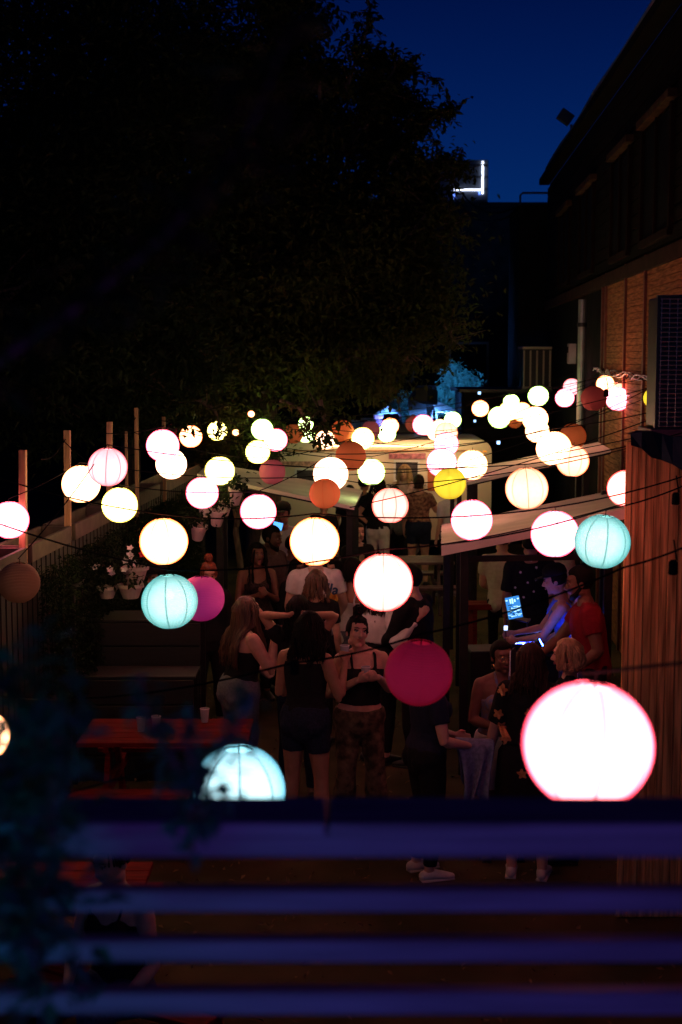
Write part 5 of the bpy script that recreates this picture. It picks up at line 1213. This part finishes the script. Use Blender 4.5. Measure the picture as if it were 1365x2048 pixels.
# --- couple hugging
h7 = at_head(757, 1178, 1.68)
f7 = person('woman in black tee over white sleeves hugging her partner behind the red rimmed lantern', h7, R(140), 1.68, skin='light', hair=('long', HBR, .2), wt=1.15, face=False,
            a=((-.276, .095, 1.13), (-.43, -.03, 1.37)), b=((.25, .02, 1.10), (.22, -.08, .9)), ha=((-.4, -.5, .7), (.5, -.6, 0), .4, 1), wear=(('tee', CW, 1.1, .93), ('tank', CB, .84, 1.42), ('pants', CB, .98, .97)))
h7b = at_head(832, 1160, 1.78)
person('dark haired partner in a black hoodie being hugged right of the red rimmed lantern', h7b + V(.02, -.02, 0), R(-120), 1.78, man=True, skin='light', hair=('beard', HB), lean=(0, -.05), head=(-8, 10, 0), wt=1.12, a=((-.2, -.10, 1.12), (-.05, -.25, 1.02)), b=((.2, -.15, 1.12), (.08, -.3, 1.02)), wear=(('tee', CB, .86, .96), ('pants', CB, .95, .97)))
# --- women facing, behind the white tee
person('woman with black hair and glasses looking down right of the white tee', at_head(668, 1136, 1.52), R(-18), 1.52, skin='light', hair=('long', HB, .3), glasses=True, head=(0, 18, 0), a=((-.2, .0, 1.08), (-.06, -.24, 1.2)), b=((.2, .0, 1.08), (.06, -.24, 1.2)), wear=(('tee', CB, .9, .3), ('pants', CB, .95, .97)))
person('woman with dark hair dimly seen left of the white tee man', at_head(597, 1136, 1.50), R(20), 1.50, skin='brown', hair=('long', HB, .3), glasses=True, head=(0, 10, 0), wear=(('tee', CB, .9, .9), ('pants', CB, .95, .97)))
person('bare shouldered woman in a white tank half hidden by the red rimmed lantern', at_head(706, 1140, 1.62), R(150), 1.62, skin='tan', hair=('long', HB, .1), wear=(('tank', CW, .85, 1.25, .012), ('pants', CJL, .95, .97)))
# --- lace top woman and neighbours
person('dark skinned woman with long black hair and lace top facing the camera', at_head(514, 1109, 1.66), R(14), 1.66, skin='brown', hair=('long', HB, .38), head=(8, 4, 0), a=((-.22, -.05, 1.08), (-.05, -.24, 1.18)), b=((.22, -.05, 1.08), (.06, -.24, 1.2)), wear=(('tank', CLACE, .95, 1.28, .012), ('pants', CB, .98, .97)))
person('man with dark braided hair in black standing behind the lace top woman', at_head(543, 1076, 1.78), R(60), 1.78, man=True, skin='dark', hair=('beard', HB), head=(5, 12, 0), a=((-.2, -.15, 1.12), (-.05, -.3, 1.2)), wear=(('tee', cloth('brown_grey', (.10, .07, .07)), .86, .9), ('pants', CB, .95, .97)))
f16 = person('man in a white shirt holding up a phone under the left canopy', at_head(566, 1030, 1.80), R(-12), 1.80, man=True, skin='tan', hair=('cap', HB), a=((-.22, -.12, 1.12), (-.10, -.28, 1.20)), b=((.24, -.0, 1.1), (.22, -.1, .95)), wear=(('tee', cloth('cool_white', (.5, .5, .52), .06), .86, .3), ('pants', CG, .95, .97)))
php = P(556, 1052, f16.root.location.y - .45); PH2 = empty('phone', php, R(10), 'phone with glowing blue screen held up under the left canopy', 'phone')
e = NB(); box(e, (0, .006, 0), (.125, .009, .10), Matrix.Rotation(.25, 3, 'Y'), .003); obj('case', e, M_dmetal, PH2); e = NB(); box(e, (0, 0, 0), (.115, .003, .09), Matrix.Rotation(.25, 3, 'Y')); obj('screen', e, mat('phone_blue', (.1, .3, 1), emis=(.10, .40, 1.0), estr=2.2), PH2)
person('person with auburn bun seen from the forehead up behind the magenta lantern', at_head(418, 1150, 1.62), R(10), 1.62, skin='tan', hair=('bun', HAU, .1), head=(0, 12, 0), wear=(('tee', CB, .9, .9), ('pants', CB, .95, .97)))
person('person in a black hooded jacket leaning over the flower pots', at_head(342, 1150, 1.62), R(-50), 1.62, skin='tan', hair=('cap', HB), lean=(0, -.12), head=(0, 15, 0), a=((-.25, -.18, 1.1), (-.2, -.38, 1.0)), wear=(('tee', CHOOD, .86, .96), ('pants', CB, .95, .97)), wt=1.15)
person('seated person in grey with back turned behind the lace top woman', at_head(585, 1092, 1.6), R(170), 1.6, skin='tan', hair=('short', HB), wear=(('tee', CG, .86, .4), ('pants', CB, .95, .97)))
# --- far group at the trailer
person('woman in a rose patterned shirt and dark shorts at the trailer, seen from behind', at_head(838, 957, 1.76, Y=22.6), R(175), 1.76, skin='light', hair=('pony', HBR, .06), wt=1.1, a=((-.27, -.06, 1.15), (-.2, -.25, 1.2)), wear=(('tee', CFL, .98, .3), ('shorts', CJD, 1.02, .3)), shoes=M_shoeb, face=False)
person('woman in black top and white trousers with hand on hip before the trailer', at_head(757, 966, 1.76, Y=22.2), R(160), 1.76, skin='light', hair=('long', HB, .12), a=((-.27, -.02, 1.12), (-.2, -.2, 1.1)), b=((.30, .05, 1.14), (.17, -.02, 1.0)), wear=(('tee', CB, .92, .25), ('pants', CW, .98, .97)), face=False)
person('woman with long blonde hair at the serving window of the trailer', at_head(810, 943, 1.80, Y=24.2), R(-20), 1.80, skin='light', hair=('long', HBL, .22), wear=(('tee', cloth('pale_pink', (.5, .3, .3)), .9, .3), ('pants', CB, .95, .97)))
person('dark haired customer waiting left of the woman with hand on hip', at_head(728, 985, 1.72, Y=22.8), R(150), 1.72, skin='tan', hair=('short', HB), wear=(('tee', CB, .86, .3), ('pants', CB, .95, .97)), face=False)
person('person in a pale top and white sneakers behind the dim yellow lantern', at_head(902, 985, 1.74, Y=21.6), R(-150), 1.74, skin='light', hair=('short', HBR), a=((-.26, -.02, 1.1), (-.2, -.2, .98)), wear=(('tee', cloth('ice_white', (.55, .55, .6), .06), .86, .35), ('pants', CB, .95, .97)), shoes=M_shoe, face=False)
for px, py, Y, lb_, c_ in ((700, 985, 22.9, 'dark haired guest left of the trailer window group', CB), (790, 985, 23.4, 'guest in grey between the trailer window customers', CG), (648, 1010, 21.0, 'guest in black under the tip of the left canopy', CB)):
    person(lb_, at_head(px, py, 1.7, Y=Y), R(170), P(px, py, Y).z / .943, skin='tan', hair=('short', HB), wear=(('tee', c_, .86, .3), ('pants', CB, .95, .97)), face=False, vox=.014)
e = NB(); p = Z(712, 1105, .80); hcp = cup(Z(713, 1112, .76), 'small cup on the dark table by a raised hand', M_clear, straw=False)
person('person behind the dark table raising one finger left of the red rimmed lantern', at_head(716, 1066, 1.62), R(20), 1.62, skin='light', hair=('short', HBR), a=((-.2, -.1, 1.08), (-.06, -.3, 1.22)), ha=((0, 0, 1), (0, -1, 0), .3, 1), wear=(('tee', CB, .86, .3), ('pants', CB, .95, .97)))
# --- seated man on the right, and neighbours under the canopy
s17 = P(1008, 1205, 16.4); sz = s17.z; be.location = (s17.x, 16.45, 0); be.scale = (1, 1, sz / .44)
person('seated man in a beige tee turned away under the near canopy', (s17.x, 16.4), R(172), 1.76, man=True, skin='light', hair=('short', HBR), sit=.90 - sz / 1.048, lean=(.02, .0), head=(0, 5, 0), wt=1.05, vox=.0105, a=((-.25, -.06, 1.1), (-.15, -.28, .98)), b=((.24, -.08, 1.1), (.15, -.3, 1.0)), wear=(('tee', CBG, .88, .28), ('pants', CB, .95, .97)))
f18 = person('person in a black shirt with small pale flecks under the near canopy', at_head(1062, 1090, 1.78), R(175), 1.78, man=True, skin='tan', hair=('short', HB), wt=1.1, wear=(('tee', CDOT, .84, .45), ('pants', CB, .95, .97)))
person('person in a pale tee holding a cup behind the DJ', at_head(1106, 1080, 1.72), R(-40), 1.72, man=True, skin='tan', hair=('short', HBR), a=((-.24, -.08, 1.08), (-.1, -.28, 1.1)), wear=(('tee', cloth('oat', (.5, .42, .38)), .86, .35), ('pants', CB, .95, .97)))
person('person in a grey top between the flecked shirt and the pale tee', at_head(1085, 1096, 1.62), R(160), 1.62, skin='tan', hair=('long', HB, .2), wear=(('tee', CG, .86, .35), ('pants', CB, .95, .97)))
# --- DJ trio
h20 = at_head(1142, 1163, 1.70)
person('woman with black cap lit blue leaning over the mixing desk', h20, R(-100), 1.70, skin='light', hair=('cap', HB), lean=(0, -.1), head=(0, 14, 0), vox=.009, a=((-.16, -.26, 1.12), (-.08, -.50, 1.08)), b=((.16, -.24, 1.1), (.10, -.46, 1.05)), wear=(('tank', cloth('pale_blue', (.12, .20, .70)), .98, 1.33, .012), ('pants', CJ, 1.0, .97)))
h21 = at_head(1190, 1166, 1.84)
person('bearded man in a red tee reaching down to the mixing desk', h21, R(-96), 1.84, man=True, skin='brown', hair=('beard', HB), lean=(0, -.08), head=(0, 14, 0), wt=1.08, vox=.009, a=((-.18, -.26, 1.10), (-.12, -.44, .96)), b=((.26, .02, 1.1), (.22, -.14, .95)), wear=(('tee', CR, .90, .28), ('pants', CB, .95, .97)))
person('woman in a white tank between the DJ and the red tee man', at_head(1166, 1174, 1.66), R(-95), 1.66, skin='light', hair=('bun', HB), lean=(0, -.03), a=((-.16, -.22, 1.1), (-.08, -.42, 1.0)), wear=(('tank', CW, .95, 1.32, .014), ('pants', CB, 1.0, .97)))
# --- trio at the lower right
h22 = at_head(1004, 1314, 1.58)
f22 = person('woman with round glasses and blue floral halter facing the camera', h22, R(6), 1.58, skin='brown', hair=('short', HB, .05), glasses='gold', head=(8, 4, -4), wt=1.1, vox=.0085, a=((-.23, -.02, 1.10), (-.05, -.22, 1.08)), b=((.2, .0, 1.10), (.05, -.22, 1.08)), wear=(('halter', CBLU, 1.0, 1.27), ('shorts', CW, 1.0, .42)))
for q in (-1, 1): part_ball(f22, 'earring', [(q * .078 + .003 * math.cos(t * .7), -.004 + .018 * math.sin(t * .7), -.062 + .018 * math.cos(t * .7)) for t in range(10)], .0022, M_gold, True)
h23 = at_head(1061, 1322, 1.64)
f23 = person('woman with dark brown hair in a black shirt with orange flowers, back turned', h23, R(166), 1.64, skin='light', hair=('long', HBR, .22), wt=1.12, vox=.009, b=((.25, .02, 1.08), (.30, -.03, .84)), a=((-.2, -.1, 1.1), (-.06, -.26, 1.2)), wear=(('tee', CB, .98, .42), ('skirt', CB, 1.0, .42)), shoes=M_shoe, face=False)
h24 = at_head(1137, 1311, 1.60)
f24 = person('woman with short blonde bob and gold hoop earring in profile', h24, R(-98), 1.60, skin='light', hair=('bob', HBL, .08, HBL), head=(0, 6, 0), vox=.0085, a=((-.2, -.06, 1.1), (-.08, -.24, 1.1)), wear=(('tee', CB, .86, .3), ('pants', CB, .95, .97)))
part_ball(f24, 'earring', [(-.094, .008 + .026 * math.sin(t * .7), -.062 + .026 * math.cos(t * .7)) for t in range(10)], .004, M_gold, True); part_ball(f24, 'earring', [(.094, .008 + .026 * math.sin(t * .7), -.062 + .026 * math.cos(t * .7)) for t in range(10)], .004, M_gold, True)
h25 = at_head(856, 1332, 1.60)
f25 = person('person in black carrying a pale denim jacket under the crimson lantern', h25, R(112), 1.62, skin='light', hair=('long', HB, .2), wt=1.12, vox=.009, a=((-.24, -.02, 1.06), (-.17, -.26, .99)), b=((.22, -.06, 1.06), (.12, -.27, 1.0)), wear=(('tee', CDB, .95, .30), ('pants', CB, .98, .97)), shoes=M_shoe, face=False)
# flowers printed on the black shirt lie on it as appliques
def on_surface(fobj, name, pts2, m, parent, toward, th=.004):
    pass
def decal(fig, shirt_name, me, m, name):
    sh_ = [c for c in fig.root.children if c.name.split('.')[0] == shirt_name][0]
    from mathutils.bvhtree import BVHTree
    bv = BVHTree.FromPolygons([v.co for v in sh_.data.vertices], [p.vertices[:] for p in sh_.data.polygons])
    M4 = fig.root.matrix_basis; iv = M4.inverted()
    for v in me.vertices:
        w_ = v.co.copy(); o_ = V(w_.x, w_.y - .6, w_.z); lo = iv @ o_; d_ = (iv.to_3x3() @ V(0, 1, 0)).normalized(); hit = bv.ray_cast(lo, d_)
        v.co = (hit[0] - d_ * .0035) if hit[0] else (iv @ w_)
    me.materials.clear(); me.materials.append(m); return link(name, me, sh_)
def flower_me(px, py, Y, r, seed):
    rr_ = random.Random(seed); bm = NB(); c = P(px, py, Y); n = 22; rings = []
    ctr = bm.verts.new(c)
    for q in (1, 2, 3): rings.append([bm.verts.new(c + V(math.cos(a_ * 2 * math.pi / n), 0, math.sin(a_ * 2 * math.pi / n)) * (r * q / 3 * (1 + (.28 * math.cos(5 * a_ * 2 * math.pi / n + seed) + .1 * rr_.uniform(-1, 1)) * q / 3))) for a_ in range(n)])
    for k in range(n): bm.faces.new((ctr, rings[0][k], rings[0][(k + 1) % n]))
    for a_, b_ in zip(rings, rings[1:]):
        for k in range(n): bm.faces.new((a_[k], b_[k], b_[(k + 1) % n], a_[(k + 1) % n]))
    me = bpy.data.meshes.new('flower_print'); bm.to_mesh(me); bm.free(); return me
M_flp = mat('orange_flower_print', (.62, .30, .12), .85, 0, 40, col2=(.40, .14, .05)); Yq = f23.root.location.y
for k, (x, y, r) in enumerate(((1014, 1398, .032), (1006, 1448, .030), (1012, 1476, .034), (1066, 1440, .028), (1050, 1560, .03), (1085, 1500, .026))):
    decal(f23, 'shirt' if y < 1500 else 'skirt', flower_me(x, y, Yq - .3, r, k), M_flp, 'flower_print')
for k, (x, y) in enumerate(((1040, 1112), (1062, 1122), (1078, 1140), (1046, 1150), (1060, 1170), (1072, 1188), (1036, 1182), (1052, 1200), (1076, 1164))):
    decal(f18, 'shirt', flower_me(x, y, f18.root.location.y - .3, .012, k), M_fw, 'fleck')
# lettering on the white tee
def text_me(s_, size, px, py, Y, rot=0.0):
    cu = bpy.data.curves.new('t', 'FONT'); cu.body = s_; cu.size = size; cu.extrude = 0; cu.resolution_u = 3; cu.offset = .004; o = bpy.data.objects.new('t', cu); COL.objects.link(o)
    me = bpy.data.meshes.new_from_object(o.evaluated_get(bpy.context.evaluated_depsgraph_get())); bpy.data.objects.remove(o)
    bm = NB(); bm.from_mesh(me); bmesh.ops.triangulate(bm, faces=bm.faces); bmesh.ops.subdivide_edges(bm, edges=bm.edges, cuts=1); bm.transform(Matrix.Translation(P(px, py, Y)) @ Matrix.Rotation(rot, 4, 'Y') @ Matrix.Rotation(math.pi / 2, 4, 'X')); bm.to_mesh(me); bm.free(); return me
Y5 = f5.root.location.y
decal(f5, 'shirt', text_me('lla', .15, 650, 1194, Y5 - .35, R(12)), cloth('navy_print', (.05, .10, .22)), 'lettering')
decal(f5, 'shirt', flower_me(666, 1206, Y5 - .35, .05, 3), cloth('orange_print', (.75, .38, .08)), 'print')
mc = P(1026, 1322, h23.y - .28); MC = empty('menu_card', mc, R(70), 'pale edged card held up beside the dark haired woman', 'card')
e = NB(); box(e, (0, 0, 0), (.15, .004, .17), Matrix.Rotation(.04, 3, 'Y')); obj('sheet', e, mat('dark_card', (.03, .02, .02), .8), MC)
e = NB(); box(e, (-.078, 0, 0), (.008, .008, .172), Matrix.Rotation(.04, 3, 'Y')); obj('spine', e, CW, MC)
# denim jacket over the forearm
def drape(name, label, pts, hang, m):
    """cloth hung over a forearm: a folded strip with real thickness"""
    bm = NB(); A_, B_ = Vector(pts[0]), Vector(pts[1]); n = 16; k = 12; g = []
    ax = (B_ - A_).normalized(); sd = ax.cross(V(0, 0, 1)).normalized()
    for j in range(k + 1):
        row = []; v = j / k
        for i in range(n + 1):
            u = i / n; p = A_.lerp(B_, u); w_ = (v - .42)
            if abs(w_) < .10: q = p + sd * (w_ * .6) + V(0, 0, .055 - w_ * w_ * 2)
            else:
                s_ = 1 if w_ > 0 else -1; d_ = abs(w_) - .10; q = p + sd * (s_ * (.06 + .035 * math.sin(u * 13 + s_) * min(1, d_ * 4))) - V(0, 0, d_ * hang * (1 + .18 * math.sin(u * 7)) - .035) + ax * (.05 * math.sin(d_ * 5 + u * 3))
            row.append(bm.verts.new(q))
        g.append(row)
    for j in range(k):
        for i in range(n): bm.faces.new((g[j][i], g[j][i + 1], g[j + 1][i + 1], g[j + 1][i]))
    o = obj(name, bm, m, None, None, True); q = o.modifiers.new('t', 'SOLIDIFY'); q.thickness = .012; q.offset = 0
    q = o.modifiers.new('s', 'SUBSURF'); q.levels = 1; q.render_levels = 1; return tag(o, label, 'jacket')
m4 = f25.root.matrix_basis; pa = m4 @ (Vector(f25.arms['a'][2]) * f25.s); 
drape('denim_jacket', 'pale denim jacket draped over a forearm below the crimson lantern', (pa + V(-.10, .02, 0), pa + V(.17, .05, -.02)), .95, cloth('pale_denim', (.20, .22, .32), .25, 40))
# --- seated woman behind the slats, lower left
s26 = Z(236, 1690, 1.22)
f26 = person('seated woman in a black strap top and jeans glimpsed between the railing slats', s26, R(-28), 1.66, skin='light', hair=('bun', HBR, .25), sit=.42, vox=.009, lean=(0, -.03), head=(-10, 14, 0), a=((-.22, -.1, 1.08), (-.1, -.3, .98)), b=((.24, -.04, 1.08), (.16, -.26, .92)), wear=(('tank', CB, .95, 1.28, .010), ('pants', CJ, .99, .97)))
bq = empty('red_bench', (s26.x, s26.y + .05, 0), R(-28), 'red bench under the seated woman between the slats', 'bench')
for q in (-.1, .06): e = NB(); box(e, (0, q, .43), (1.2, .14, .035), bev=.004); obj('seat_plank', e, M_red, bq)
for s_ in (-.5, .5): e = NB(); box(e, (s_, 0, .2), (.05, .26, .41)); obj('leg', e, M_red, bq)
pb = Z(276, 1845, .80); bg_ = empty('white_purse', pb, R(20), 'small crumpled white purse beside the seated woman', 'bag')
e = NB(); vs = ball(e, (0, 0, .05), (.055, .035, .05), 3)
for v in vs: v.co += v.co.normalized() * .012 * noise.noise(v.co * 40)
obj('pouch', e, CW, bg_, smooth=True); e = NB(); tube(e, [(-.04, 0, .07), (-.02, 0, .13), (.03, 0, .13), (.045, 0, .07)], .005, 5); obj('handle', e, CW, bg_)
